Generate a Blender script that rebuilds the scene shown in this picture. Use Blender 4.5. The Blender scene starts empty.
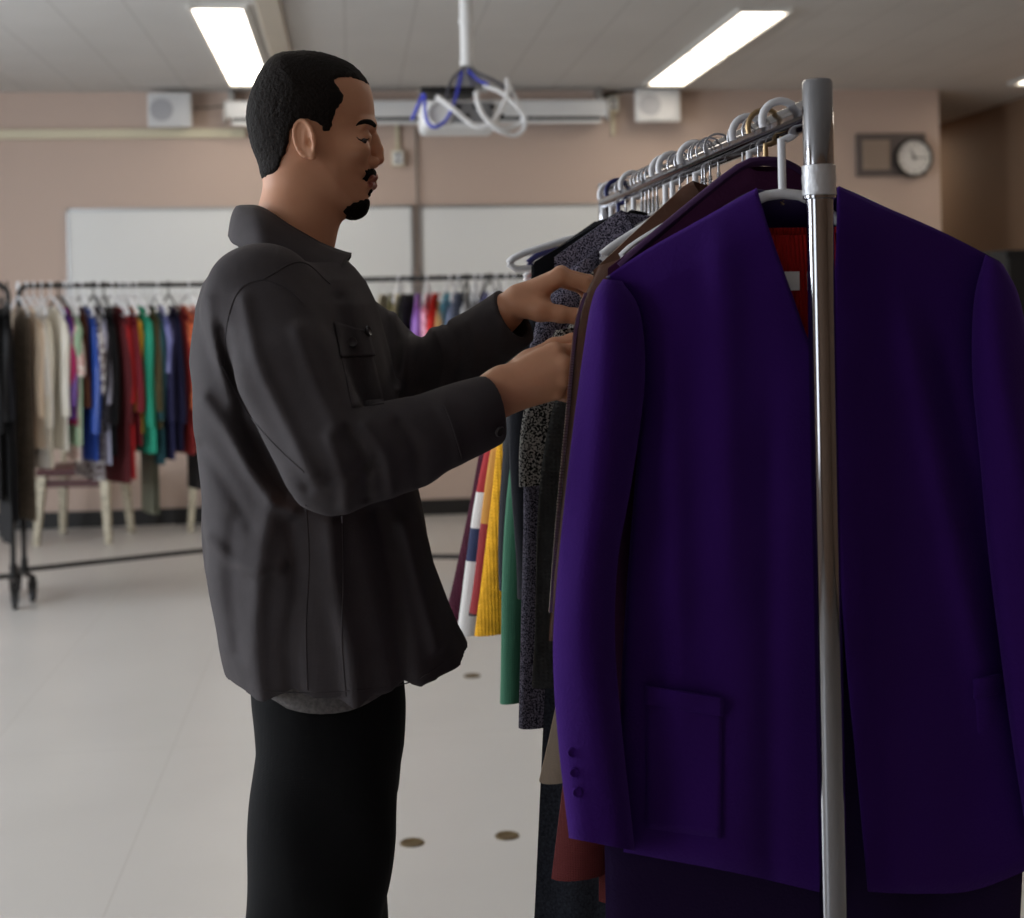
import bpy, bmesh, math, random
import numpy as np
from mathutils import Vector, Matrix
import openvdb as vdb
PI = math.pi
S = bpy.context.scene
COL = S.collection
rnd = random.Random(7)

# ------------------------------------------------------------ camera
F = 1450.0
CAM = Vector((0, 0, 1.41))
th = math.atan(162 / F); rl = math.radians(1.15)
FW = Vector((math.sin(th), math.cos(th), 0)); R0 = Vector((math.cos(th), -math.sin(th), 0)); U0 = Vector((0, 0, 1))
RC = R0 * math.cos(rl) - U0 * math.sin(rl); UC = R0 * math.sin(rl) + U0 * math.cos(rl)
CY = 316 + math.tan(rl) * (350 - 512)
cd = bpy.data.cameras.new('camera'); cam = bpy.data.objects.new('camera', cd); COL.objects.link(cam)
cd.sensor_width = 36; cd.lens = F / 1024 * 36
cd.shift_y = -(459 - CY) / 1024
cam.matrix_world = Matrix(((RC.x, UC.x, -FW.x, CAM.x), (RC.y, UC.y, -FW.y, CAM.y), (RC.z, UC.z, -FW.z, CAM.z), (0, 0, 0, 1)))
cd.clip_start = 0.05
cd.dof.use_dof = True; cd.dof.focus_distance = 1.93; cd.dof.aperture_fstop = 4.8
S.camera = cam
S.view_settings.view_transform = 'Standard'; S.view_settings.look = 'None'; S.view_settings.gamma = 1; S.view_settings.use_curve_mapping = False
S.view_settings.exposure = 0.5

def ray(u, v): return FW + RC * ((u - 512) / F) + UC * (-(v - CY) / F)
def PY(u, v, Y): d = ray(u, v); return CAM + d * (Y / d.y)
def PZ(u, v, z): d = ray(u, v); return CAM + d * ((z - CAM.z) / d.z)
def PX(u, v, x): d = ray(u, v); return CAM + d * (x / d.x)
def PD(u, v, zc): return CAM + ray(u, v) * zc

# ------------------------------------------------------------ materials
MATS = {}
def srgb(r, g, b):
    f = lambda c: (c / 255 / 12.92) if c <= 10 else ((c / 255 + 0.055) / 1.055) ** 2.4
    return (f(r), f(g), f(b), 1)
def mat(name, col, rough=0.6, metal=0.0, noise=None, bump=None, sheen=0, spec=0.5, emit=None, sss=0, weave=None, mottle=0.0):
    """noise=(scale, other colour, contrast): speckle; bump=(scale,strength); weave=(scale,strength)"""
    m = bpy.data.materials.new(name); m.use_nodes = True
    nt = m.node_tree; N = nt.nodes; L = nt.links; b = N['Principled BSDF']
    b.inputs['Base Color'].default_value = col; b.inputs['Roughness'].default_value = rough
    b.inputs['Metallic'].default_value = metal; b.inputs['Specular IOR Level'].default_value = spec
    tc = N.new('ShaderNodeTexCoord')
    if sheen:
        b.inputs['Sheen Weight'].default_value = sheen; b.inputs['Sheen Roughness'].default_value = 0.4
        b.inputs['Sheen Tint'].default_value = tuple(min(1, c * 3 + 0.05) for c in col[:3]) + (1,)
    if sss:
        b.inputs['Subsurface Weight'].default_value = sss; b.inputs['Subsurface Radius'].default_value = (0.012, 0.005, 0.003)
        b.inputs['Subsurface Scale'].default_value = 0.5
    if noise or mottle:
        n = N.new('ShaderNodeTexNoise'); n.inputs['Scale'].default_value = noise[0] if noise else 40
        n.inputs['Detail'].default_value = 4
        r = N.new('ShaderNodeValToRGB'); c = noise[2] if noise else 0.3
        r.color_ramp.elements[0].position = 0.5 - c / 2; r.color_ramp.elements[1].position = 0.5 + c / 2
        r.color_ramp.elements[0].color = col
        r.color_ramp.elements[1].color = noise[1] if noise else tuple(x * (1 + mottle) for x in col[:3]) + (1,)
        L.new(tc.outputs['Object'], n.inputs['Vector']); L.new(n.outputs['Fac'], r.inputs['Fac']); L.new(r.outputs['Color'], b.inputs['Base Color'])
    if weave:
        w1 = N.new('ShaderNodeTexWave'); w1.bands_direction = 'X'; w1.inputs['Scale'].default_value = weave[0]
        w2 = N.new('ShaderNodeTexWave'); w2.bands_direction = 'Z'; w2.inputs['Scale'].default_value = weave[0]
        w1.inputs['Distortion'].default_value = w2.inputs['Distortion'].default_value = 1.5
        mx = N.new('ShaderNodeMath'); mx.operation = 'MULTIPLY'
        bp = N.new('ShaderNodeBump'); bp.inputs['Strength'].default_value = weave[1]; bp.inputs['Distance'].default_value = 0.0015
        L.new(tc.outputs['Object'], w1.inputs['Vector']); L.new(tc.outputs['Object'], w2.inputs['Vector'])
        L.new(w1.outputs['Fac'], mx.inputs[0]); L.new(w2.outputs['Fac'], mx.inputs[1]); L.new(mx.outputs[0], bp.inputs['Height'])
        L.new(bp.outputs[0], b.inputs['Normal'])
    elif bump:
        n2 = N.new('ShaderNodeTexNoise'); n2.inputs['Scale'].default_value = bump[0]; n2.inputs['Detail'].default_value = 5
        bp = N.new('ShaderNodeBump'); bp.inputs['Strength'].default_value = bump[1]; bp.inputs['Distance'].default_value = 0.003
        L.new(tc.outputs['Object'], n2.inputs['Vector']); L.new(n2.outputs['Fac'], bp.inputs['Height']); L.new(bp.outputs[0], b.inputs['Normal'])
    if emit:
        b.inputs['Emission Color'].default_value = emit[0]; b.inputs['Emission Strength'].default_value = emit[1]
    MATS[name] = m
    return m
def banded(name, bands, rough=0.85, speck=None):
    """horizontal colour bands by object z: bands = [(z_top, colour), ...] from top to bottom"""
    m = mat(name, bands[0][1], rough, weave=(120, 0.3)); nt = m.node_tree; N = nt.nodes; L = nt.links; b = N['Principled BSDF']
    tc = N.new('ShaderNodeTexCoord'); sp = N.new('ShaderNodeSeparateXYZ'); L.new(tc.outputs['Object'], sp.inputs[0])
    mr = N.new('ShaderNodeMapRange'); mr.inputs[1].default_value = -1.2; mr.inputs[2].default_value = 0
    L.new(sp.outputs['Z'], mr.inputs[0])
    r = N.new('ShaderNodeValToRGB'); r.color_ramp.interpolation = 'CONSTANT'
    bs = bands[::-1]
    els = r.color_ramp.elements
    while len(els) < len(bs): els.new(0.5)
    for i, (zt, c) in enumerate(bs):
        lo = -1.2 if i == 0 else bs[i - 1][0]
        els[i].position = max(0, min(1, (lo + 1.2) / 1.2)); els[i].color = c
    L.new(mr.outputs[0], r.inputs['Fac']); L.new(r.outputs['Color'], b.inputs['Base Color'])
    return m

# ------------------------------------------------------------ objects
def link(o, parent=None):
    COL.objects.link(o)
    if parent is not None: o.parent = parent
    return o
def tag(o, label=None, cat=None, group=None, kind=None):
    if label: o['label'] = label
    if cat: o['category'] = cat
    if group: o['group'] = group
    if kind: o['kind'] = kind
    return o
def thing(name, label, cat, loc=(0, 0, 0), rz=0, group=None):
    o = bpy.data.objects.new(name, None); o.location = loc; o.rotation_euler = (0, 0, rz); o.empty_display_size = 0.05
    link(o); return tag(o, label, cat, group)

class MB:
    def __init__(s): s.v = []; s.f = []
    def add(s, vs, fs):
        o = len(s.v); s.v += [tuple(x) for x in vs]; s.f += [tuple(o + i for i in q) for q in fs]; return s
    def box(s, c, d, M=None):
        x, y, z = (k / 2 for k in d)
        vs = [Vector((a * x, b * y, e * z)) for a in (-1, 1) for b in (-1, 1) for e in (-1, 1)]
        if M is not None: vs = [M @ q for q in vs]
        vs = [q + Vector(c) for q in vs]
        return s.add(vs, [(0, 1, 3, 2), (4, 6, 7, 5), (0, 4, 5, 1), (2, 3, 7, 6), (0, 2, 6, 4), (1, 5, 7, 3)])
    def hexa(s, bot, top):
        """bot/top: 4 points each"""
        return s.add(list(bot) + list(top), [(3, 2, 1, 0), (4, 5, 6, 7)] + [(i, (i + 1) % 4, 4 + (i + 1) % 4, 4 + i) for i in range(4)])
    def tube(s, pts, r, n=10, caps=True, closed=False, sq=None):
        pts = [Vector(p) for p in pts]; m = len(pts)
        rs = r if isinstance(r, (list, tuple)) else [r] * m
        rings = []; up = None
        for i in range(m):
            if closed: t = (pts[(i + 1) % m] - pts[i - 1])
            else: t = pts[min(i + 1, m - 1)] - pts[max(i - 1, 0)]
            t = t.normalized() if t.length > 1e-9 else Vector((0, 0, 1))
            if up is None: up = Vector((0, 0, 1)) if abs(t.z) < 0.9 else Vector((1, 0, 0))
            a = t.cross(up); a = a.normalized() if a.length > 1e-6 else t.orthogonal().normalized()
            up = a.cross(t).normalized()
            q = sq or (1, 1)
            rings.append([pts[i] + (a * math.cos(2 * PI * k / n) * q[0] + up * math.sin(2 * PI * k / n) * q[1]) * rs[i] for k in range(n)])
        return s.loft(rings, caps and not closed, closed)
    def loft(s, rings, caps=True, closed=False):
        n = len(rings[0]); m = len(rings); vs = [p for r in rings for p in r]; fs = []
        for i in range(m if closed else m - 1):
            j = (i + 1) % m
            for k in range(n):
                l = (k + 1) % n
                fs.append((i * n + k, i * n + l, j * n + l, j * n + k))
        if caps: fs += [tuple(range(n))[::-1], tuple((m - 1) * n + k for k in range(n))]
        return s.add(vs, fs)
    def lathe(s, c, prof, n=24, axis='z'):
        rings = []
        for r, h in prof:
            ring = []
            for k in range(n):
                a = 2 * PI * k / n; x, y = r * math.cos(a), r * math.sin(a)
                p = {'z': (x, y, h), 'y': (x, h, -y), 'x': (h, x, y)}[axis]
                ring.append(Vector(p) + Vector(c))
            rings.append(ring)
        return s.loft(rings, True)
    def grid(s, fn, nu, nv):
        vs = [fn(i / nu, j / nv) for j in range(nv + 1) for i in range(nu + 1)]
        w = nu + 1
        return s.add(vs, [(j * w + i, j * w + i + 1, (j + 1) * w + i + 1, (j + 1) * w + i) for j in range(nv) for i in range(nu)])
    def build(s, name, m, parent=None, smooth=True, bevel=0, solid=0, subsurf=0, angle=40):
        me = bpy.data.meshes.new(name); me.from_pydata(s.v, [], s.f); me.update()
        bm = bmesh.new(); bm.from_mesh(me); bmesh.ops.recalc_face_normals(bm, faces=bm.faces); bm.to_mesh(me); bm.free()
        o = bpy.data.objects.new(name, me); me.materials.append(m); link(o, parent)
        if smooth:
            me.polygons.foreach_set('use_smooth', [True] * len(me.polygons))
            me.set_sharp_from_angle(angle=math.radians(angle))
        if solid:
            k = o.modifiers.new('s', 'SOLIDIFY'); k.thickness = solid; k.offset = 0
        if bevel:
            k = o.modifiers.new('b', 'BEVEL'); k.width = bevel; k.segments = 2; k.limit_method = 'ANGLE'
        if subsurf:
            k = o.modifiers.new('u', 'SUBSURF'); k.levels = subsurf; k.render_levels = subsurf
        return o
def struct(o): o['kind'] = 'structure'; return o
def spline(pts, n):
    """Catmull-Rom through pts, n samples"""
    P = [Vector(p) for p in pts]; P = [P[0] * 2 - P[1]] + P + [P[-1] * 2 - P[-2]]; out = []
    m = len(P) - 3
    for i in range(n):
        t = i / (n - 1) * m; k = min(int(t), m - 1); t -= k; a, b, c, d = P[k:k + 4]
        out.append(0.5 * ((2 * b) + (c - a) * t + (2 * a - 5 * b + 4 * c - d) * t * t + (3 * b - a - 3 * c + d) * t ** 3))
    return out
def interp(tab, x):
    return float(np.interp(x, [t[0] for t in tab], [t[1] for t in tab]))

# ------------------------------------------------------------ signed-distance sculpting
def smin(a, b, k):
    h = np.clip(.5 + .5 * (b - a) / k, 0, 1); return b + (a - b) * h - k * h * (1 - h)
class Field:
    def __init__(s): s.ops = []
    def add(s, fn, lo, hi, op='u', k=.01): s.ops.append((fn, np.array(lo, float), np.array(hi, float), op, k)); return s
    def cap(s, a, b, ra, rb=None, k=.01, op='u'):
        a = np.array(a, float); b = np.array(b, float); rb = ra if rb is None else rb; ba = b - a; bb = max(ba @ ba, 1e-12); r = max(ra, rb)
        def fn(P):
            t = np.clip((P - a) @ ba / bb, 0, 1)
            return np.linalg.norm(P - a - t[:, None] * ba, axis=1) - (ra + (rb - ra) * t)
        return s.add(fn, np.minimum(a, b) - r, np.maximum(a, b) + r, op, k)
    def chain(s, pts, rs, k=.006):
        for i in range(len(pts) - 1): s.cap(pts[i], pts[i + 1], rs[i], rs[i + 1], k)
        return s
    def ell(s, c, r, M=None, op='u', k=.01):
        c = np.array(c, float); r = np.array(r, float); m = max(r); M = None if M is None else np.array(M, float)
        def fn(P):
            q = P - c
            if M is not None: q = q @ M          # columns of M = local axes
            k0 = np.linalg.norm(q / r, axis=1); k1 = np.linalg.norm(q / (r * r), axis=1)
            return k0 * (k0 - 1) / np.maximum(k1, 1e-9)
        return s.add(fn, c - m, c + m, op, k)
    def ev(s, P, lo=None, hi=None, pad=0.0):
        d = np.full(len(P), 1.0)
        for fn, l, h, op, k in s.ops:
            if lo is not None and op != 'x' and ((h + k + pad < lo).any() or (l - k - pad > hi).any()): continue
            v = fn(P)
            if op == 'u': d = smin(d, v, k)
            elif op == 's': d = -smin(-d, v, k)
            elif op == 'x': d = -smin(-d, -v, k)   # intersect
            elif op == 'd': d = d - v
        return d
    def mesh(s, name, m, vox, parent=None, lo=None, hi=None):
        us = [o for o in s.ops if o[3] == 'u']
        lo = (np.min([o[1] for o in us], axis=0) - 4 * vox) if lo is None else np.array(lo)
        hi = (np.max([o[2] for o in us], axis=0) + 4 * vox) if hi is None else np.array(hi)
        B = 16; nb = np.ceil((hi - lo) / (vox * B)).astype(int)
        bc = np.stack(np.meshgrid(*[np.arange(k) for k in nb], indexing='ij'), -1).reshape(-1, 3)
        cen = lo + (bc + .5) * B * vox
        dc = s.ev(cen); diag = B * vox * .866
        A = np.repeat(np.repeat(np.repeat((np.sign(dc) * 3 * vox).reshape(nb).astype(np.float32), B, 0), B, 1), B, 2)
        off = np.stack(np.meshgrid(*[np.arange(B)] * 3, indexing='ij'), -1).reshape(-1, 3)
        for k in np.nonzero(np.abs(dc) < diag * 1.35 + 2 * vox)[0]:
            i0 = bc[k] * B; P = lo + (i0 + off) * vox
            v = s.ev(P, P[0], P[-1], diag)
            A[i0[0]:i0[0] + B, i0[1]:i0[1] + B, i0[2]:i0[2] + B] = np.clip(v, -3 * vox, 3 * vox).reshape(B, B, B)
        g = vdb.FloatGrid(3 * vox); g.copyFromArray(A)
        pts, quads = g.convertToQuads()
        pts = pts * vox + lo
        me = bpy.data.meshes.new(name)
        me.vertices.add(len(pts)); me.vertices.foreach_set('co', pts.astype(np.float32).ravel())
        me.loops.add(quads.size); me.loops.foreach_set('vertex_index', quads[:, ::-1].astype(np.int32).ravel())
        me.polygons.add(len(quads)); me.polygons.foreach_set('loop_start', np.arange(0, quads.size, 4, dtype=np.int32))
        me.polygons.foreach_set('use_smooth', np.ones(len(quads), bool)); me.update(); me.validate()
        bm = bmesh.new(); bm.from_mesh(me)
        big = bm.calc_volume(signed=True)
        if big < 0: bmesh.ops.reverse_faces(bm, faces=bm.faces)
        bm.to_mesh(me); bm.free()
        o = bpy.data.objects.new(name, me); me.materials.append(m); link(o, parent); return o, pts
    def hit(s, u, v, t0=1.2, t1=2.6):
        """first point of the surface seen along the pixel's line"""
        d = ray(u, v); d.normalize(); t = np.arange(t0, t1, .004)
        P = np.array(CAM)[None] + t[:, None] * np.array(d)[None]
        w = s.ev(P); i = np.nonzero(w < 0)[0]
        if not len(i): return None
        i = i[0]
        if i == 0: return Vector(P[0])
        f = w[i - 1] / (w[i - 1] - w[i]); return Vector(P[i - 1] + (P[i] - P[i - 1]) * f)
    def grad(s, p, e=.004):
        P = np.array([p] * 6, float) + np.array([(e, 0, 0), (-e, 0, 0), (0, e, 0), (0, -e, 0), (0, 0, e), (0, 0, -e)])
        w = s.ev(P); g = Vector((w[0] - w[1], w[2] - w[3], w[4] - w[5])); return g.normalized()
# ============================================================ ROOM
YW = 10.2; H = 2.98; XL = -4.6; XR = 5.15; YB = -3.5; YA = 15.0
XC = PY(940, 160, YW).x                         # outer corner where the front wall stops

def planes(name, base, line, step, wid, rough, axes='XY', bumpy=0.05, mott=0.06, spec=0.5):
    """painted or tiled surface with faint joints every `step` metres"""
    m = mat(name, base, rough, spec=spec); nt = m.node_tree; N = nt.nodes; L = nt.links; b = N['Principled BSDF']
    tc = N.new('ShaderNodeTexCoord'); sp = N.new('ShaderNodeSeparateXYZ'); L.new(tc.outputs['Object'], sp.inputs[0])
    outs = []
    for a, st in zip(axes, step):
        d = N.new('ShaderNodeMath'); d.operation = 'DIVIDE'; d.inputs[1].default_value = st; L.new(sp.outputs[a], d.inputs[0])
        f = N.new('ShaderNodeMath'); f.operation = 'FRACT'; L.new(d.outputs[0], f.inputs[0])
        c = N.new('ShaderNodeMath'); c.operation = 'LESS_THAN'; c.inputs[1].default_value = wid / st; L.new(f.outputs[0], c.inputs[0])
        outs.append(c.outputs[0])
    k = outs[0]
    if len(outs) == 2:
        mm = N.new('ShaderNodeMath'); mm.operation = 'MAXIMUM'; L.new(outs[0], mm.inputs[0]); L.new(outs[1], mm.inputs[1]); k = mm.outputs[0]
    n = N.new('ShaderNodeTexNoise'); n.inputs['Scale'].default_value = 1.7; n.inputs['Detail'].default_value = 6; L.new(tc.outputs['Object'], n.inputs['Vector'])
    r = N.new('ShaderNodeValToRGB'); r.color_ramp.elements[0].position = .3; r.color_ramp.elements[1].position = .7
    r.color_ramp.elements[0].color = tuple(c * (1 - mott) for c in base[:3]) + (1,); r.color_ramp.elements[1].color = base
    L.new(n.outputs['Fac'], r.inputs['Fac'])
    mx = N.new('ShaderNodeMix'); mx.data_type = 'RGBA'; L.new(k, mx.inputs[0]); L.new(r.outputs[0], mx.inputs[6]); mx.inputs[7].default_value = line
    L.new(mx.outputs[2], b.inputs['Base Color'])
    n2 = N.new('ShaderNodeTexNoise'); n2.inputs['Scale'].default_value = 60; L.new(tc.outputs['Object'], n2.inputs['Vector'])
    bp = N.new('ShaderNodeBump'); bp.inputs['Strength'].default_value = bumpy; bp.inputs['Distance'].default_value = .004
    L.new(n2.outputs['Fac'], bp.inputs['Height']); L.new(bp.outputs[0], b.inputs['Normal'])
    return m
M_floor = planes('vinyl_tile', srgb(198, 195, 192), srgb(178, 174, 170), (.61, 2.44), .0035, .30, mott=.07, bumpy=.02)
M_ceil = planes('ceiling_board', srgb(208, 206, 203), srgb(184, 181, 178), (.36, 4.8), .008, .8, bumpy=.12)
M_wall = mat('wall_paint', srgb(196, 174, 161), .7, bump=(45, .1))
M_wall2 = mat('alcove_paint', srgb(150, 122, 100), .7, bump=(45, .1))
M_base = mat('rubber_base', srgb(22, 20, 20), .5)
M_white = mat('white_plastic', srgb(222, 222, 222), .4)
M_offw = mat('cream_plastic', srgb(212, 203, 176), .5)
M_black = mat('black_plastic', srgb(18, 18, 19), .4)
M_alu = mat('aluminium', srgb(180, 180, 180), .35, 1.0)
M_board = mat('whiteboard_enamel', srgb(228, 229, 228), .22)
M_dark = mat('dark_door', srgb(24, 20, 18), .5)
M_light = mat('light_diffuser', srgb(255, 255, 255), .5, emit=((1, .90, .76, 1), 5.0))
M_frame = mat('painted_frame', srgb(215, 212, 205), .5)
M_glass = mat('window_pane', srgb(225, 232, 238), .08)

def slab(name, lo, hi, m):
    lo = Vector(lo); hi = Vector(hi)
    return struct(MB().box((lo + hi) / 2, hi - lo).build(name, m, smooth=False))
slab('floor', (XL - .2, YB - .2, -.1), (XR + .2, YA + .2, 0), M_floor)
slab('ceiling', (XL - .2, YB - .2, H), (XR + .2, YA + .2, H + .1), M_ceil)
slab('wall_front', (XL - .15, YW, 0), (XC, YW + .25, H), M_wall)
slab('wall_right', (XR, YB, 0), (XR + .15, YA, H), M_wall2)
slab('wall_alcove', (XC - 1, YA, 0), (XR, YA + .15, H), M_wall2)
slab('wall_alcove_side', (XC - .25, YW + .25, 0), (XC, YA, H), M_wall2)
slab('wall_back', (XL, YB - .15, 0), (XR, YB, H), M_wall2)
struct(MB().box(((XL + XC) / 2, YW - .008, .055), (XC - XL, .016, .11)).build('baseboard_front', M_base, smooth=False))
struct(MB().box((XR - .008, (YB + YA) / 2, .055), (.016, YA - YB, .11)).build('baseboard_right', M_base, smooth=False))
# left wall with three windows (outside the frame; they let the daylight in)
WZ0, WZ1 = .95, 2.6
wins = [(-2.2, 0.2), (1.9, 4.3), (5.2, 7.6)]
w = MB(); edges = [YB] + [e for a in wins for e in a] + [YW + .1]
for a, b in zip(edges[0::2], edges[1::2]): w.box((XL - .075, (a + b) / 2, H / 2), (.15, b - a, H))
for a, b in wins:
    w.box((XL - .075, (a + b) / 2, WZ0 / 2), (.15, b - a, WZ0)); w.box((XL - .075, (a + b) / 2, (WZ1 + H) / 2), (.15, b - a, H - WZ1))
struct(w.build('wall_left', M_wall, smooth=False))
for i, (a, b) in enumerate(wins):
    f = MB(); zc = (WZ0 + WZ1) / 2
    for y in (a + .03, (a + b) / 2, b - .03): f.box((XL - .05, y, zc), (.06, .06, WZ1 - WZ0))
    for z in (WZ0 + .03, zc + .3, WZ1 - .03): f.box((XL - .05, (a + b) / 2, z), (.055, b - a, .06))
    wf = struct(f.build('window_%d' % (i + 1), M_frame, smooth=False))
    pane = MB().box((XL - .09, (a + b) / 2, zc), (.006, b - a - .02, WZ1 - WZ0 - .02)).build('glass', M_glass, wf, smooth=False)
    ld = bpy.data.lights.new('window_daylight', 'AREA'); ld.shape = 'RECTANGLE'; ld.size = b - a - .1; ld.size_y = WZ1 - WZ0 - .1
    ld.energy = (30, 100, 64)[i]; ld.color = (.86, .93, 1.0)
    lo_ = bpy.data.objects.new('window_daylight', ld); link(lo_); lo_.location = (XL + .02, (a + b) / 2, zc)
    lo_.rotation_euler = (0, math.radians(-90), 0)
wd = bpy.data.worlds.new('world'); S.world = wd; wd.use_nodes = True
wd.node_tree.nodes['Background'].inputs[0].default_value = (.75, .85, 1, 1); wd.node_tree.nodes['Background'].inputs[1].default_value = .3

# dark doorway at the far end of the alcove
a = PY(944, 150, 14.9)
struct(MB().box((XC + .16, YA - .02, 1.05), (.30, .05, 2.1)).build('door_1', M_dark, smooth=False))
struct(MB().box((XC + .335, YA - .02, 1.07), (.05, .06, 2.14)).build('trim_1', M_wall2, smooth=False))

# ============================================================ CEILING
def fixture(x, y0, n, label, group=None):
    t = thing('ceiling_light', label, 'ceiling light', (x, y0, H))
    if group: t['group'] = group
    W = .25; L_ = 1.22
    f = MB(); tot = n * L_
    for sx in (-1, 1): f.box((sx * (W / 2 + .012), tot / 2, -.014), (.024, tot + .048, .028))
    for k in range(n + 1): f.box((0, k * L_, -.012), (W, .022, .024))
    f.build('frame', M_frame, t, smooth=False)
    for k in range(n): MB().box((0, (k + .5) * L_, -.009), (W - .002, L_ - .024, .008)).build('diffuser', M_light, t, smooth=False)
    return t
xl = (PZ(232, 82, H).x + PZ(268, 82, H).x) / 2; xr = (PZ(644, 82, H).x + PZ(686, 82, H).x) / 2
yl = PZ(250, 83, H).y - 2.46; yr = PZ(665, 83, H).y - 2.46
fixture(xl, yl, 2, 'recessed ceiling light strip above and left of the man, beside the ceiling duct')
fixture(xr, yr, 2, 'recessed ceiling light strip above the chrome rack, to the right of the projector')
fixture(PZ(1026, 77, H).x + .12, yr, 2, 'ceiling light whose end just shows at the upper right corner')
for x, lb in ((xl, 'ceiling light strip overhead in the middle of the room, left row'), (xr, 'ceiling light strip overhead in the middle of the room, right row')):
    fixture(x, 3.3, 2, lb)
fixture(4.6, 12.1, 1, 'added ceiling light, out of view, brightening the side passage behind the clock wall')  # added lamp, hidden by the front wall, to brighten the alcove
# ceiling duct beside the left light
a0 = PZ(259, 0, H); a1 = PZ(281, 56, H)
dx = (a0.x + a1.x) / 2 + .03
MBd = MB().box((dx, 6.0, H - .025), (.12, 8.3, .05))
tag(MBd.build('ceiling_duct', mat('duct_paint', srgb(196, 186, 170), .6), bevel=.008), 'long pale surface duct running along the ceiling beside the left light', 'ceiling duct')
# recessed track line right of the duct
# ============================================================ FRONT WALL FITTINGS
def wall_xz(u, v): p = PY(u, v, YW); return p.x, p.z
def wbox(u0, v0, u1, v1, y0, y1, mb=None):
    x0, z0 = wall_xz(u0, v0); x1, z1 = wall_xz(u1, v1)
    return (mb or MB()).box(((x0 + x1) / 2, (y0 + y1) / 2, (z0 + z1) / 2), (abs(x1 - x0), abs(y1 - y0), abs(z1 - z0)))
def whiteboard(u0, u1, v0, v1, label):
    x0, z1 = wall_xz(u0, v0); x1, z1b = wall_xz(u1, v1); z1 = (z1 + z1b) / 2; z0 = z1 - 1.22
    t = thing('whiteboard', label, 'whiteboard', ((x0 + x1) / 2, YW, z0)); wdt = x1 - x0
    MB().box((0, -.012, .61), (wdt - .02, .022, 1.2)).build('panel', M_board, t, smooth=False)
    f = MB()
    for sx in (-1, 1): f.box((sx * (wdt / 2 - .01), -.016, .61), (.02, .03, 1.22))
    for z in (.01, 1.21): f.box((0, -.016, z), (wdt, .03, .02))
    f.build('frame', M_alu, t, smooth=False)
    MB().box((0, -.05, -.005), (wdt - .2, .08, .014)).build('pen_tray', M_alu, t, smooth=False, bevel=.003)
    return t
whiteboard(67, 413, 209, 205, 'long whiteboard on the front wall behind the man, left of the hanging cable')
whiteboard(419, 764, 204, 203, 'whiteboard on the front wall above the raised hands, right of the hanging cable')
# projection screen in its case
x0, z1 = wall_xz(228, 104); x1, z0 = wall_xz(602, 124); zc = (z0 + z1) / 2
t = thing('projection_screen', 'long white rolled-up projection screen case mounted high on the front wall', 'projection screen', ((x0 + x1) / 2, YW - .14, zc))
wd_ = x1 - x0
prof = [(-.055, .07), (.05, .07), (.06, .06), (.06, -.012), (.045, -.012), (.045, -.045), (-.055, -.045)]
MB().loft([[Vector((s_ * wd_ / 2, -y, z)) for y, z in prof] for s_ in (-1, 1)]).build('case', M_white, t, angle=25)
MB().tube([(-wd_ / 2 + .04, -.02, -.05), (wd_ / 2 - .04, -.02, -.05)], .022).build('roller', M_black, t)
MB().box((0, -.035, -.082), (wd_ - .07, .022, .026)).build('weight_bar', M_white, t, bevel=.004)
for s_ in (-1, 1):
    MB().box((s_ * (wd_ / 2 + .008), 0, .0), (.016, .13, .15)).build('end_cap', M_alu, t, bevel=.004)
    MB().box((s_ * (wd_ / 2 - .03), .08, .1), (.04, .12, .14)).build('bracket', M_alu, t, bevel=.004)
# loudspeakers
def speaker(u0, v0, u1, v1, label):
    x0, z1 = wall_xz(u0, v0); x1, z0 = wall_xz(u1, v1); sx = (x1 - x0) * .97; sz = (z1 - z0) * .97
    t = thing('wall_speaker', label, 'speaker', ((x0 + x1) / 2, YW - .11, (z0 + z1) / 2))
    bk = [Vector((a * sx / 2 * .85, .07, b * sz / 2 * .85)) for a, b in ((-1, -1), (1, -1), (1, 1), (-1, 1))]
    fr = [Vector((a * sx / 2, -.08, b * sz / 2)) for a, b in ((-1, -1), (1, -1), (1, 1), (-1, 1))]
    MB().hexa(bk, fr).build('cabinet', M_white, t, bevel=.012)
    MB().box((0, -.083, -.004), (sx * .9, .01, sz * .82)).build('grille', mat('speaker_grille', srgb(205, 205, 206), .7, bump=(500, .6)), t, bevel=.004)
    MB().lathe((-sx * .18, -.0865, 0), [(.0, -.004), (.075, -.004), (.078, 0), (.075, .003), (0, .003)], 28, 'y').build('driver', mat('speaker_driver', srgb(165, 165, 170), .7), t)
    MB().box((0, .09, 0), (.05, .05, .07)).build('bracket', M_alu, t)
speaker(150, 96, 196, 131, 'white wall loudspeaker left of the projection screen, showing its round driver')
speaker(629, 92, 676, 126, 'white wall loudspeaker right of the projection screen, above the chrome rack')
# raceway, boxes, cables
tag(wbox(-140, 131, 246, 138, YW - .035, YW).build('cable_raceway', M_offw, bevel=.004), 'cream cable raceway running along the front wall under the left speaker', 'cable raceway')
def wall_box(u0, v0, u1, v1, label, ur):
    x0, z1 = wall_xz(u0, v0); x1, z0 = wall_xz(u1, v1)
    t = thing('junction_box', label, 'outlet box', ((x0 + x1) / 2, YW - .03, (z0 + z1) / 2)); a, b = x1 - x0, z1 - z0
    MB().box((0, 0, 0), (a, .06, b)).build('housing', M_offw, t, bevel=.006)
    MB().box((0, -.032, 0), (a * .8, .006, b * .8)).build('cover_plate', M_white, t, bevel=.002)
    for q in (-.2, .2): MB().box((0, -.036, q * b), (a * .3, .004, b * .16)).build('socket', M_black, t)
    if ur: MB().box((0, .012, ur / 2), (.025, .03, abs(ur))).build('conduit', M_offw, t, bevel=.003)
wall_box(391, 151, 404, 167, 'small cream outlet box on the wall right of the face', .24)
wall_box(606, 97, 618, 113, 'small cream outlet box between the projection screen and the right speaker', -.22)
p0 = PY(416, 128, YW - .02); p1 = PY(417, 292, YW - .02)
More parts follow.
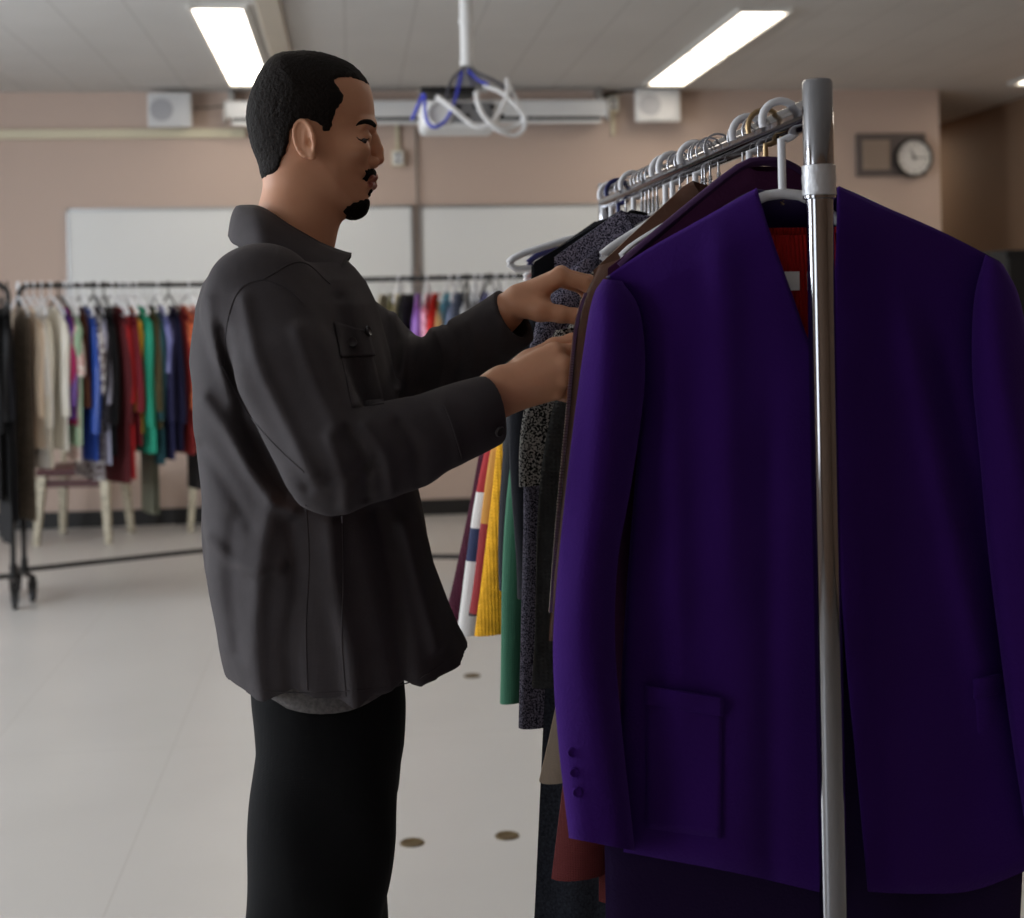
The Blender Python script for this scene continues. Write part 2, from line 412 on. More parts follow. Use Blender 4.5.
c = MB().tube(spline([p0, (p0 + p1) / 2 + Vector((.006, -.01, 0)), p1 + Vector((.0, -.02, .22)), p1 + Vector((.03, -.02, .1)), p1 + Vector((.005, -.02, .02)), p1 + Vector((-.01, -.02, -.08))], 40), .008, 6)
tag(c.build('hanging_cable', mat('grey_cable', srgb(120, 112, 105), .6)), 'thin grey cable hanging down the wall between the two whiteboards', 'cable')
p0 = PY(193, 108, YW - .02); p1 = PY(246, 99, YW - .06)
tag(MB().tube(spline([p0, (p0 + p1) / 2 + Vector((0, 0, -.02)), p1], 16), .006, 6).build('speaker_cable', MATS['grey_cable']), 'short dark cable from the left speaker to the projection screen', 'cable')
p0 = PY(604, 96, YW - .04); p1 = PY(648, 91, YW - .04)
tag(MB().tube(spline([p0, (p0 + p1) / 2 + Vector((0, 0, .02)), p1], 16), .009, 6).build('speaker_cable', M_black), 'short black cable from the projection screen to the right speaker', 'cable')

# ------------------------------------------------------------ clock in its panel
x0, z1 = wall_xz(855, 134); x1, z0 = wall_xz(925, 176); wp = x1 - x0; hp = z1 - z0
t = thing('clock_panel', 'grey metal wall panel with a slotted grille holding the clock', 'wall panel', ((x0 + x1) / 2, YW, (z0 + z1) / 2))
M_pan = mat('panel_grey', srgb(96, 86, 84), .5)
MB().box((0, -.015, 0), (wp, .03, hp)).build('back_plate', M_pan, t, bevel=.006)
gx0 = -wp / 2 + .045; gw = .20
g = MB().box((gx0 + gw / 2, -.032, .0), (gw, .008, hp - .1)); g.build('grille_plate', mat('grille_tan', srgb(176, 158, 142), .6), t, bevel=.002)
g = MB()
for k in range(9): g.box((gx0 + .015 + k * .0212, -.0375, 0), (.007, .006, hp - .12))
g.build('grille_slats', mat('slat_tan', srgb(148, 130, 118), .6), t)
xcl, zcl = wall_xz(911, 158.5)
t = thing('wall_clock', 'round white wall clock in a dark rim, on the grey grille panel', 'clock', (xcl, YW - .035, zcl))
R_ = .142
MB().lathe((0, 0, 0), [(0, .03), (R_, .03), (R_, -.03), (R_ - .006, -.04), (R_ - .016, -.034), (R_ - .016, -.016), (0, -.016)], 48, 'y').build('rim', M_black, t)
MB().lathe((0, -.019, 0), [(0, 0), (R_ - .015, 0), (R_ - .015, -.004), (0, -.004)], 48, 'y').build('dial', mat('dial_white', srgb(226, 224, 220), .5), t)
m = MB()
for k in range(60):
    a = k * PI / 30; L_ = .010 if k % 5 == 0 else .004; w_ = .004 if k % 5 == 0 else .0015
    m.box((math.sin(a) * (R_ - .022), -.0238, math.cos(a) * (R_ - .022)), (w_, .002, L_), Matrix.Rotation(a, 3, 'Y'))
m.build('minute_marks', M_black, t, smooth=False)
for k in range(1, 13):
    cu = bpy.data.curves.new('num', 'FONT'); cu.body = str(k); cu.size = .034; cu.align_x = 'CENTER'; cu.align_y = 'CENTER'; cu.extrude = .0006
    o = bpy.data.objects.new('num', cu); COL.objects.link(o); bpy.context.view_layer.update()
    me = bpy.data.meshes.new_from_object(o.evaluated_get(bpy.context.evaluated_depsgraph_get()))
    a = k * PI / 6; ox, oz = math.sin(a) * (R_ - .044), math.cos(a) * (R_ - .044)
    nv = MB(); nv.add([(q.co.x + ox, -.0242 - q.co.z, q.co.y + oz) for q in me.vertices], [tuple(p.vertices) for p in me.polygons])
    nv.build('numeral', M_black, t, smooth=False)
    bpy.data.objects.remove(o); bpy.data.meshes.remove(me); bpy.data.curves.remove(cu)
def hand(ang, L_, w_, nm):
    R = Matrix.Rotation(ang, 3, 'Y'); m = MB()
    m.hexa([R @ Vector(q) for q in ((-w_, -.026, -.02), (w_, -.026, -.02), (w_, -.028, -.02), (-w_, -.028, -.02))], [R @ Vector(q) for q in ((-w_ * .5, -.026, L_), (w_ * .5, -.026, L_), (w_ * .5, -.028, L_), (-w_ * .5, -.028, L_))])
    m.build(nm, M_black, t)
hand(math.radians(338), .072, .006, 'hour_hand'); hand(math.radians(92), .11, .004, 'minute_hand')
MB().lathe((0, -.0285, 0), [(0, .004), (.009, .004), (.009, -.002), (0, -.002)], 16, 'y').build('hub', M_black, t)

# ============================================================ PROJECTOR
YP = 5.9
pc = PY(461, 112, YP - .14); sc = (YP - .14) / F * .93
pt = PY(467, 66, YP)
t = thing('ceiling_projector', 'projector on a white ceiling pole with tangled white and blue cables', 'projector', (pt.x, YP, pt.z))
off = Vector((pc.x - pt.x, 0, pc.z - pt.z))
MB().lathe((0, 0, 0), [(0, 0), (.029, 0), (.029, .02), (.026, .02), (.026, .17), (.031, .17), (.031, .19), (.027, .19), (.027, H - pt.z - .01), (.09, H - pt.z - .01), (.09, H - pt.z), (0, H - pt.z)], 20).build('pole', M_white, t)
MB().hexa([Vector(q) for q in ((-.07, -.06, -.1), (.09, -.06, -.1), (.09, .06, -.1), (-.07, .06, -.1))], [Vector(q) for q in ((-.02, -.03, 0), (.02, -.03, 0), (.02, .03, 0), (-.02, .03, 0))]).build('mount_yoke', M_alu, t, bevel=.004)
MB().box(Vector((-.09, -.04, -.118)), (.22, .2, .026)).build('mount_plate', M_black, t, bevel=.004)
bw, bh, bd = 84 * sc, 30 * sc, .3
MB().box(off + Vector((0, .02, -.005)), (bw, bd, bh)).build('body', M_white, t, bevel=.025)
MB().lathe(off + Vector((-bw * .28, -bd / 2 + .02, -.005)), [(0, .01), (.052, .01), (.055, -.012), (.045, -.02), (.04, -.004), (0, -.002)], 28, 'y').build('exhaust_cover', M_white, t)
pm = MB().box(off + Vector((bw * .14, -bd / 2 + .017, -.002)), (bw * .55, .01, bh * .72)); pm.build('port_panel', mat('port_grey', srgb(120, 120, 122), .5), t, bevel=.002)
for k in range(6): MB().box(off + Vector((-.01 + k * .034, -bd / 2 + .01, .02 - .035 * (k % 2))), (.022, .008, .016)).build('port', M_black, t)
MB().lathe(off + Vector((bw * .2, bd / 2 + .02, 0)), [(0, -.02), (.05, -.02), (.05, .03), (.035, .03), (.03, .015), (0, .012)], 28, 'y').build('lens', M_black, t)
def cable(pp, r, m, nm='cable'):
    p0 = Vector((pt.x, YP, pt.z))
    MB().tube([q - p0 for q in spline([PY(u, v, YP - d) for u, v, d in pp], 60)], r, 8).build(nm, m, t)
M_wc = mat('white_cable', srgb(226, 226, 228), .45); M_bc = mat('blue_cable', srgb(58, 66, 190), .45); M_kc = mat('dark_cable', srgb(70, 70, 80), .5)
cable([(437, 97, .2), (452, 108, .24), (466, 120, .24), (478, 127, .24), (492, 122, .24), (503, 106, .22), (508, 90, .18), (507, 80, .1)], .011, M_wc)
cable([(476, 93, .2), (478, 104, .25), (484, 116, .26), (496, 127, .25), (510, 128, .22), (520, 124, .2), (524, 116, .2)], .011, M_wc)
cable([(484, 86, .1), (500, 92, .18), (514, 104, .22), (524, 116, .22), (524, 128, .2), (515, 135, .2), (500, 131, .22), (488, 124, .22)], .009, M_wc)
cable([(507, 80, .1), (514, 94, .16), (519, 104, .16), (522, 110, .16)], .007, M_wc)
cable([(412, 120, .18), (418, 106, .2), (424, 95, .2), (426, 118, .24), (434, 127, .25), (446, 120, .24), (455, 100, .2), (462, 72, .06)], .007, M_bc)
cable([(464, 68, .05), (452, 80, .1), (447, 96, .2), (451, 110, .22)], .006, M_kc)
cable([(468, 68, .05), (484, 76, .1), (500, 84, .12), (512, 96, .14)], .006, M_kc)
cable([(468, 70, .05), (478, 80, .1), (488, 84, .14)], .006, M_bc)

# dark cabinet against the right wall
p = PY(1006, 250, 7.0)
t = thing('cabinet', 'dark cabinet standing by the right wall behind the shoulder of the purple blazer', 'cabinet', ((p.x + XR - .02) / 2, 7.25, 0)); cw = XR - .02 - p.x
M_cab = mat('dark_cabinet', srgb(12, 10, 11), .7)
MB().box((0, 0, p.z / 2), (cw, .5, p.z)).build('body', M_cab, t, smooth=False, bevel=.006)
for s_ in (-1, 1):
    d = MB().box((s_ * cw / 4, -.258, p.z / 2), (cw / 2 - .012, .018, p.z - .08)).build('door', M_cab, t, smooth=False, bevel=.003)
    MB().tube([(s_ * .04, -.285, p.z / 2 - .08), (s_ * .04, -.285, p.z / 2 + .08)], .007, 10).build('handle', M_alu, d)
# floor plates
M_brass = mat('dull_brass', srgb(96, 80, 52), .5, .6)
for u, v, lb in ((412, 843, 'round brass floor plate beside the dark trousers'), (472, 676, 'round brass floor plate under the hanging yellow sleeve'), (507, 836, 'round brass floor plate at the foot of the dark jeans')):
    p = PZ(u, v, 0)
    o = MB().lathe((0, 0, 0), [(0, 0), (.033, 0), (.032, .003), (.024, .004), (.022, .0025), (0, .0025)], 28).build('floor_plate', M_brass); o.location = p
    tag(o, lb, 'floor plate')

# ============================================================ CHAIRS by the back wall
M_leg = mat('cream_leg', srgb(214, 205, 182), .5, noise=(60, srgb(150, 140, 120), .2)); M_red = mat('dark_red_seat', srgb(66, 12, 15), .45)
def chair(x, y, rz, label, w=.44):
    t = thing('side_chair', label, 'chair', (x, y, 0), rz)
    h = w / 2 - .02
    for sx in (-1, 1):
        for sy in (-1, 1):
            top = .44 if sy < 0 else .44
            f, g = .02, .03
            b_ = [Vector((sx * (h + .03) + a, sy * (h + .05) + b, 0)) for a, b in ((-f, -f), (f, -f), (f, f), (-f, f))]
            tp = [Vector((sx * h + a, sy * h + b, top)) for a, b in ((-g, -g), (g, -g), (g, g), (-g, g))]
            MB().hexa(b_, tp).build('leg', M_leg, t, bevel=.004)
    MB().box((0, 0, .455), (w + .03, w + .03, .05)).build('seat', M_red, t, bevel=.015)
    MB().box((0, -h, .385), (w - .06, .025, .05)).build('front_rail', M_red, t, bevel=.004)
    for sx in (-1, 1):
        MB().tube([(sx * h, h, .46), (sx * h, h + .05, .86)], .018, 8).build('back_post', M_leg, t)
    MB().box((0, h + .04, .76), (w - .02, .03, .2)).build('backrest', M_red, t, bevel=.012)
    return t
p = PZ(78, 545, 0); chair(p.x, p.y + .25, math.radians(-8), 'chair with dark red seat and cream legs under the left half of the clothes rack')
p = PZ(222, 530, 0); chair(p.x, p.y + .25, math.radians(6), 'chair with pale legs half hidden behind the back of the man')
# ============================================================ GARMENT SHAPES (local: x = across the shoulders, y = thickness, z down from the neck)
def body_shape(w, L, slope=.09, neck=.075, dip=.05, thick=.03, flare=1.05, fold=.012, nf=3, seed=0, nu=20, nv=20, waist=.0, hem=0.0, r=None):
    r = random.Random(seed); ph = [r.uniform(0, 6.28) for _ in range(5)]; k1 = nf + r.uniform(-.4, .4); mb = MB(); vs = []
    N_ = 2 * nu
    def pt(u, v, side):
        au = abs(u) * w
        zt = -slope * max(0, au - neck) / (w - neck)
        if au < neck: zt -= (dip if side < 0 else dip * .25) * math.sqrt(max(0, 1 - (au / neck) ** 2))
        W = w * (1 + (flare - 1) * v) * (1 - waist * math.exp(-((v - .5) / .22) ** 2))
        x = u * W
        z = zt * (1 - v) + (-L + hem * math.sin(u * 3 + ph[3])) * v
        T = thick * (.28 + .72 * min(1, v * 5) ** .6) * math.sqrt(max(.02, 1 - .97 * u * u))
        A = fold * min(1, v * 2.2)
        y = side * T + A * math.sin(k1 * PI * u + ph[0] + side * .5 + .8 * v) + A * .5 * math.sin(k1 * 2.1 * PI * u + ph[1] - v) + A * .7 * math.sin(2.2 * v + ph[2])
        return Vector((x, y, z))
    for j in range(nv + 1):
        v = j / nv
        ring = [pt(-1 + 2 * i / nu, v, -1) for i in range(nu + 1)] + [pt(1 - 2 * i / nu, v, 1) for i in range(1, nu)]
        vs.append(ring)
    mb.loft(vs, caps=False)
    # shoulder seams: close the top except the neck
    n = 2 * nu
    for i in range(nu):
        u0 = -1 + 2 * i / nu; u1 = u0 + 2 / nu
        if min(abs(u0), abs(u1)) * w >= neck * .92:
            a, b = i, i + 1; c = (n - i - 1) % n; d = (n - i) % n
            if len({a, b, c, d}) == 4: mb.f.append((a, b, c, d))
            elif len({a, b, c, d}) == 3: mb.f.append(tuple(dict.fromkeys((a, b, c, d))))
    return mb
def sleeve_shape(side, w, slope, L, rad=.062, rc=.05, out=.05, flat=.55, seed=0, n=14, m=14, fwd=0.0, lin=0.0):
    r = random.Random(seed + 99); p1, p2 = r.uniform(0, 6), r.uniform(0, 6); rings = []
    for j in range(m + 1):
        v = j / m
        x = (w - .035) + out * (1 - math.exp(-3.5 * v)) + lin * v ** 1.4 + .004 * math.sin(5 * v + p1); z = -slope + .004 - .02 * (1 - v) - (L - .02) * v; y = .008 * math.sin(4 * v + p2) + fwd * v * v
        R = rad + (rc - rad) * v
        if j == 0: R *= .72; z += .004
        ring = []
        for k in range(n):
            a = 2 * PI * k / n; q = 1 + .06 * math.sin(3 * a + 6 * v + p1) * min(1, v * 3)
            dz = (R * math.cos(a)) * (-.55 if j < 3 else -.12) * (1 if j else 1)
            ring.append(Vector((side * (x + R * .8 * math.cos(a) * q), y + R * flat * math.sin(a) * q, z + dz)))
        rings.append(ring)
    return MB().loft(rings, caps=True)
def trousers_shape(w, L, thick=.035, seed=0, widen=-.28, rate=1.4):
    """trousers folded along the crease and hung over a bar: two flat leg tubes side by side in y"""
    r = random.Random(seed); out = []
    for s_ in (-1, 1):
        rings = []
        for j in range(13):
            v = j / 12; W = w * (1 + widen * min(1, v * rate)) * (1 + .02 * math.sin(6 * v)); ring = []
            for k in range(20):
                a = 2 * PI * k / 20; cx = math.copysign(abs(math.cos(a)) ** .6, math.cos(a))
                ring.append(Vector((W * cx + .01 * math.sin(5 * v), s_ * thick * .55 + thick * .5 * math.sin(a) * (1 + .15 * math.sin(7 * v + a)), -L * v)))
            rings.append(ring)
        out.append(MB().loft(rings, caps=True))
    return out
FAB = {}
def fabric(c, kind='plain'):
    key = (tuple(c) if not isinstance(c, str) else c, kind)
    if key in FAB: return FAB[key]
    n = 'fabric_%d' % len(FAB); s = srgb(*c)
    dk = tuple(x * .35 for x in s[:3]) + (1,)
    lt = tuple(min(1, x * 2.2 + .03) for x in s[:3]) + (1,)
    if kind == 'plain': m = mat(n, s, .85, weave=(110, .35), sheen=.15)
    elif kind == 'wool': m = mat(n, s, .9, bump=(320, .35), sheen=.5, spec=.25)
    elif kind == 'knit': m = mat(n, s, .95, weave=(55, .9), mottle=.4, spec=.2)
    elif kind == 'tweed': m = mat(n, dk, .95, noise=(420, srgb(150, 145, 165), .16), bump=(400, .5), spec=.2)
    elif kind == 'bw': m = mat(n, srgb(14, 14, 16), .95, noise=(330, srgb(200, 196, 190), .10), bump=(330, .8), spec=.2)
    elif kind == 'denim': m = mat(n, s, .9, noise=(260, lt, .5), weave=(140, .4), spec=.2)
    elif kind == 'floral': m = mat(n, s, .85, noise=(45, lt, .15), spec=.3)
    elif kind == 'dots': m = mat(n, s, .85, noise=(60, srgb(225, 220, 220), .12), spec=.3)
    elif kind == 'satin': m = mat(n, s, .38, bump=(12, .2), sheen=.1)
    elif kind == 'leather': m = mat(n, s, .42, bump=(140, .35))
    elif kind == 'velvet': m = mat(n, s, .9, sheen=1.0, bump=(200, .3), spec=.2)
    elif kind == 'lace': m = mat(n, s, .9, noise=(90, dk, .2), bump=(90, .8), spec=.2)
    FAB[key] = m
    return m

# ============================================================ HANGERS (local: origin on the rail axis)
M_wire = mat('steel_wire', srgb(190, 190, 195), .3, 1.0); M_hw = mat('hanger_white', srgb(232, 232, 236), .35); M_hb = mat('hanger_blue', srgb(24, 30, 92), .35)
M_hv = mat('hanger_velvet', srgb(52, 14, 62), .9, sheen=.6); M_hg = mat('hanger_gold', srgb(170, 145, 110), .35, 1.0); M_hk = mat('hanger_black', srgb(16, 16, 18), .4)
def hook_pts(rr, rad, stem, a0=-150, a1=88):
    """open hook round a rail of radius rr, then down the stem (in the xz plane)"""
    R = rr + rad - .0006; o = []
    for k in range(19):
        a = math.radians(200 - (200 + 90) * k / 18 + 0) ; o.append(Vector((-R * math.cos(math.pi - a) * 1.0, 0, R * math.sin(a))))
    # o runs from the left tip over the top to the bottom right
    last = o[-1]; o = [q + Vector((0, 0, rad * .0)) for q in o]
    o += [Vector((0, 0, -R - stem * t)) for t in (.35, .7, 1.0)]
    return o
def hanger(kind, loc, rz, label, group, rail_r, w=.2, drop=.09, stem=.045, yaw=0.0, far=False):
    rad, m = {'wire': (.0015, M_wire), 'white': (.0048, M_hw), 'blue': (.0045, M_hb), 'velvet': (.0035, M_hg), 'gold': (.0016, M_hg), 'black': (.0045, M_hk)}[kind]
    nm = {'wire': 'wire_hanger', 'gold': 'wire_hanger', 'velvet': 'velvet_hanger'}.get(kind, 'plastic_hanger')
    t = thing(nm, label, 'hanger', loc, rz + yaw, group)
    s = MB().tube(hook_pts(rail_r, rad + .0008, stem), rad, 6 if far else 10); zb = -(rail_r + rad) - stem
    if kind in ('wire', 'gold') and not far:
        for ph in (0, PI):
            s.tube([Vector((.0022 * math.cos(k * 1.1 + ph), .0022 * math.sin(k * 1.1 + ph), zb + .03 - k * .0016)) for k in range(26)], .0013, 6)
    a = MB(); pts = []
    for sx in (-1, 1):
        arm = [Vector((0, 0, zb)), Vector((sx * .03, 0, zb - .006)), Vector((sx * w * .5, 0, zb - drop * .45)), Vector((sx * (w - .02), 0, zb - drop * .95)), Vector((sx * w, 0, zb - drop - .012))]
        pts.append(spline(arm, 12))
    rb = {'white': .0065, 'blue': .0065, 'black': .0065, 'velvet': .006}.get(kind, rad)
    sq = (1.6, 1) if kind == 'velvet' else None
    loop = pts[0][::-1] + pts[1][1:]
    b0 = loop[-1] + Vector((-.012, 0, -.01)); b1 = loop[0] + Vector((.012, 0, -.01))
    a.tube(loop + [b0, b1, loop[0]], rb, 6 if far else 10, sq=sq)
    if far:
        s.add(a.v, a.f)
        s.build('hanger_frame', m, t) if False else None
        bpy.data.objects.remove(t)
        o = s.build(nm, m); o.location = loc; o.rotation_euler = (0, 0, rz + yaw); return tag(o, label, 'hanger', group)
    s.build('hook', m, t); a.build('shoulder_bar', M_hv if kind == 'velvet' else m, t)
    return t

# ============================================================ BLACK PIPE RACKS AT THE BACK
M_pipe = mat('black_pipe', srgb(20, 19, 20), .4); M_tyre = mat('caster_tyre', srgb(28, 28, 30), .6); M_hubc = mat('caster_hub', srgb(120, 122, 130), .4)
def pipe_rack(PL, PR, h, label, foot=.18, casters=True):
    L_ = (PR - PL).xy.length; rz = math.atan2(PR.y - PL.y, PR.x - PL.x)
    t = thing('garment_rack', label, 'clothes rack', ((PL.x + PR.x) / 2, (PL.y + PR.y) / 2, 0), rz); a = L_ / 2; rc = .05
    arc = lambda cx, s_: [Vector((cx + s_ * rc * math.sin(k * PI / 12), 0, h - rc + rc * math.cos(k * PI / 12))) for k in range(7)]
    MB().tube([Vector((-a, 0, .14))] + [Vector((-a, 0, h - rc - .02))] + arc(-a + rc, -1)[::-1] + arc(a - rc, 1) + [Vector((a, 0, h - rc - .02)), Vector((a, 0, .14))], .0135, 12).build('rail_frame', M_pipe, t)
    MB().tube([(-a, 0, .14), (a, 0, .14)], .013, 12).build('base_bar', M_pipe, t)
    for s_ in (-1, 1):
        MB().tube([(s_ * a, -foot, .125), (s_ * a, foot, .125)], .015, 12).build('foot_bar', M_pipe, t)
        MB().tube([(s_ * a, 0, .13), (s_ * a, 0, .20)], .019, 12).build('post_socket', M_pipe, t)
        for q in (-1, 1):
            c = Vector((s_ * a, q * (foot - .02), .04))
            k = MB().lathe(c, [(0, -.012), (.034, -.012), (.04, -.008), (.04, .008), (.034, .012), (0, .012)], 20, 'x').build('caster', M_tyre, t)
            MB().lathe(c, [(0, -.014), (.02, -.014), (.02, .014), (0, .014)], 16, 'x').build('hub', M_hubc, k)
            MB().hexa([c + Vector(v) for v in ((-.018, -.012, -.005), (.018, -.012, -.005), (.018, .012, -.005), (-.018, .012, -.005))], [c + Vector(v) for v in ((-.02, -.02, .07), (.02, -.02, .07), (.02, .02, .07), (-.02, .02, .07))]).build('fork', M_pipe, k)
    return PL, PR, rz
HA = 1.60
def level(u, zc): p = PD(u, 300, zc); return Vector((p.x, p.y, HA))
AL, AR, rzA = pipe_rack(level(19, 7.45), level(292, 8.25), HA, 'long black clothes rack behind the back of the man, full of colourful clothes')
BL, BR, rzB = pipe_rack(level(303, 7.7), level(640, 7.45), HA, 'black clothes rack of pastel tops seen beyond the outstretched arms')
CL, CR, rzC = pipe_rack(level(-270, 6.85), level(8, 7.28), HA, 'black clothes rack cut off by the left edge, holding black dresses')

GARN = {'shirt': 'shirt', 'dress': 'dress', 'trousers': 'trousers', 'jacket': 'jacket', 'blouse': 'blouse', 'top': 'top', 'skirt': 'skirt', 'cardigan': 'cardigan', 'sweater': 'sweater', 'vest': 'vest'}
def far_garment(name, col, kind, loc, rz, label, group, L, w=.2, sl=.5, sd=0, thick=.022, yaw=0.0):
    if name == 'trousers':
        mb = MB()
        for q in trousers_shape(.17, L, .022, sd): mb.add(q.v, q.f)
        loc = loc + Vector((0, 0, -.1))
    else:
        mb = body_shape(w, L, .085, .07, .05, thick, 1.1, .007, 2, sd, 12, 10)
        if sl > 0:
            for s_ in (-1, 1):
                q = sleeve_shape(s_, w, .085, sl, .05, .042, .03, .5, sd + s_, 10, 9); mb.add(q.v, q.f)
    o = mb.build(name, fabric(col, kind)); o.location = loc; o.rotation_euler = (0, 0, rz + yaw)
    return tag(o, label, name, group)
def hang_row(PL, PR, rz, items, group, hgroup, hlabel, u_to_t, du=0, lift=0.0):
    r = random.Random(5)
    for i, (u, name, col, kind, L, sl, label, hk) in enumerate(items):
        t = u_to_t(u + du); p = PL.lerp(PR, t); yw = r.uniform(-.12, .12)
        hanger(hk, p, rz + PI / 2, hlabel[hk], hgroup + ', ' + hk, .0135, .19, .08, .04 - lift, yw, far=True)
        far_garment(name, col, kind, p + Vector((0, 0, -.105 + lift)), rz + PI / 2, label, group, L * 1.06, .2 if name != 'top' else .185, sl, i * 7 + 3, r.uniform(.016, .024), yw)
def solver(PL, PR):
    """where along the rail a pixel column falls"""
    def f(u):
        best = min((abs((((PL.lerp(PR, k / 400) - CAM).dot(RC)) / ((PL.lerp(PR, k / 400) - CAM).dot(FW)) * F + 512) - u), k / 400) for k in range(-100, 501)); return best[1]
    return f
rowA = [
 (27, 'dress', (168, 150, 132), 'lace', 1.02, 0, 'long taupe crocheted dress hanging at the left end post of the black rack', 'white'),
 (35, 'blouse', (240, 218, 194), 'satin', .68, .5, 'peach cream blouse hanging first among the pale tops on the black rack', 'white'),
 (42, 'shirt', (250, 246, 240), 'satin', .78, .55, 'white satin shirt hanging between the peach blouse and the ivory shirt', 'white'),
 (50, 'shirt', (244, 238, 224), 'plain', .78, .56, 'long ivory shirt hanging in the middle of the pale tops', 'white'),
 (59, 'blouse', (248, 243, 232), 'satin', .70, .5, 'cream blouse hanging just left of the purple top on the black rack', 'white'),
 (67, 'top', (112, 66, 160), 'satin', .55, .45, 'bright purple top hanging beside the cream blouse on the black rack', 'black'),
 (72, 'top', (172, 40, 96), 'plain', .58, .4, 'magenta pink top hanging right of the purple top', 'white'),
 (76, 'blouse', (160, 190, 158), 'plain', .68, .2, 'pale mint green blouse hanging behind the magenta top, its hem showing below', 'white'),
 (81, 'dress', (220, 172, 164), 'floral', .76, .3, 'pale pink flowered dress hanging between the magenta top and the blue shirt', 'white'),
 (86, 'vest', (74, 44, 32), 'knit', .5, 0, 'dark brown knitted vest hanging above the royal blue shirt', 'wire'),
 (90, 'shirt', (48, 84, 176), 'satin', .76, .6, 'royal blue shirt hanging in the left part of the black rack', 'white'),
 (96, 'dress', (64, 34, 42), 'dots', .86, .4, 'plum dress with white spots hanging right of the royal blue shirt', 'wire'),
 (102, 'jacket', (44, 42, 48), 'wool', .62, .55, 'charcoal jacket hanging between the spotted plum dress and the lavender grey shirt', 'black'),
 (107, 'shirt', (184, 184, 208), 'plain', .78, .45, 'lavender grey shirt hanging just left of the black jacket', 'white'),
 (113, 'jacket', (20, 19, 22), 'wool', .74, .56, 'black jacket hanging between the lavender grey shirt and the maroon dress', 'black'),
 (120, 'dress', (86, 16, 24), 'plain', .88, .56, 'dark maroon dress hanging left of the scarlet dress', 'white'),
 (128, 'dress', (168, 18, 24), 'plain', .86, .45, 'long scarlet dress hanging in the middle of the black rack', 'white'),
 (134, 'shirt', (124, 26, 40), 'plain', .7, .5, 'crimson shirt hanging between the scarlet dress and the mustard top', 'white'),
 (138, 'top', (226, 166, 34), 'plain', .64, .5, 'mustard yellow top hanging left of the teal green shirt', 'white'),
 (144, 'shirt', (40, 160, 130), 'plain', .74, .58, 'bright teal green shirt hanging in the right half of the black rack', 'white'),
 (151, 'cardigan', (78, 70, 48), 'knit', .62, .5, 'olive brown cardigan hanging right of the teal green shirt', 'wire'),
 (155, 'trousers', (104, 104, 88), 'plain', .96, 0, 'grey olive trousers hanging low below the shirts on the black rack', 'wire'),
 (160, 'shirt', (30, 74, 82), 'plain', .8, .55, 'dark teal shirt hanging between the olive cardigan and the navy tops', 'wire'),
 (166, 'blouse', (122, 124, 184), 'satin', .42, .3, 'short periwinkle blouse hanging in front of the navy shirt', 'white'),
 (171, 'shirt', (34, 34, 74), 'plain', .78, .56, 'navy shirt hanging right of the periwinkle blouse', 'wire'),
 (177, 'jacket', (26, 24, 52), 'wool', .74, .57, 'dark indigo jacket hanging next to the rust flowered blouse', 'black'),
 (184, 'top', (134, 30, 30), 'plain', .76, .4, 'brick red top hanging between the indigo jacket and the rust flowered blouse', 'wire'),
 (190, 'blouse', (166, 82, 48), 'floral', .66, .5, 'rust orange flowered blouse hanging by the back of the man', 'wire'),
 (197, 'dress', (214, 140, 128), 'satin', .76, .58, 'salmon pink dress hanging closest to the back of the man', 'white'),
 (204, 'trousers', (24, 22, 24), 'plain', .86, 0, 'black trousers hanging low behind the back of the man', 'wire'),
]
hlab = {'white': 'white plastic hanger on the black rack behind the man', 'wire': 'steel wire hanger on the black rack behind the man', 'black': 'black plastic hanger on the black rack behind the man'}
hang_row(AL, AR, rzA, rowA, 'clothes on the long black rack', 'hangers on the long black rack', hlab, solver(AL, AR), -9)
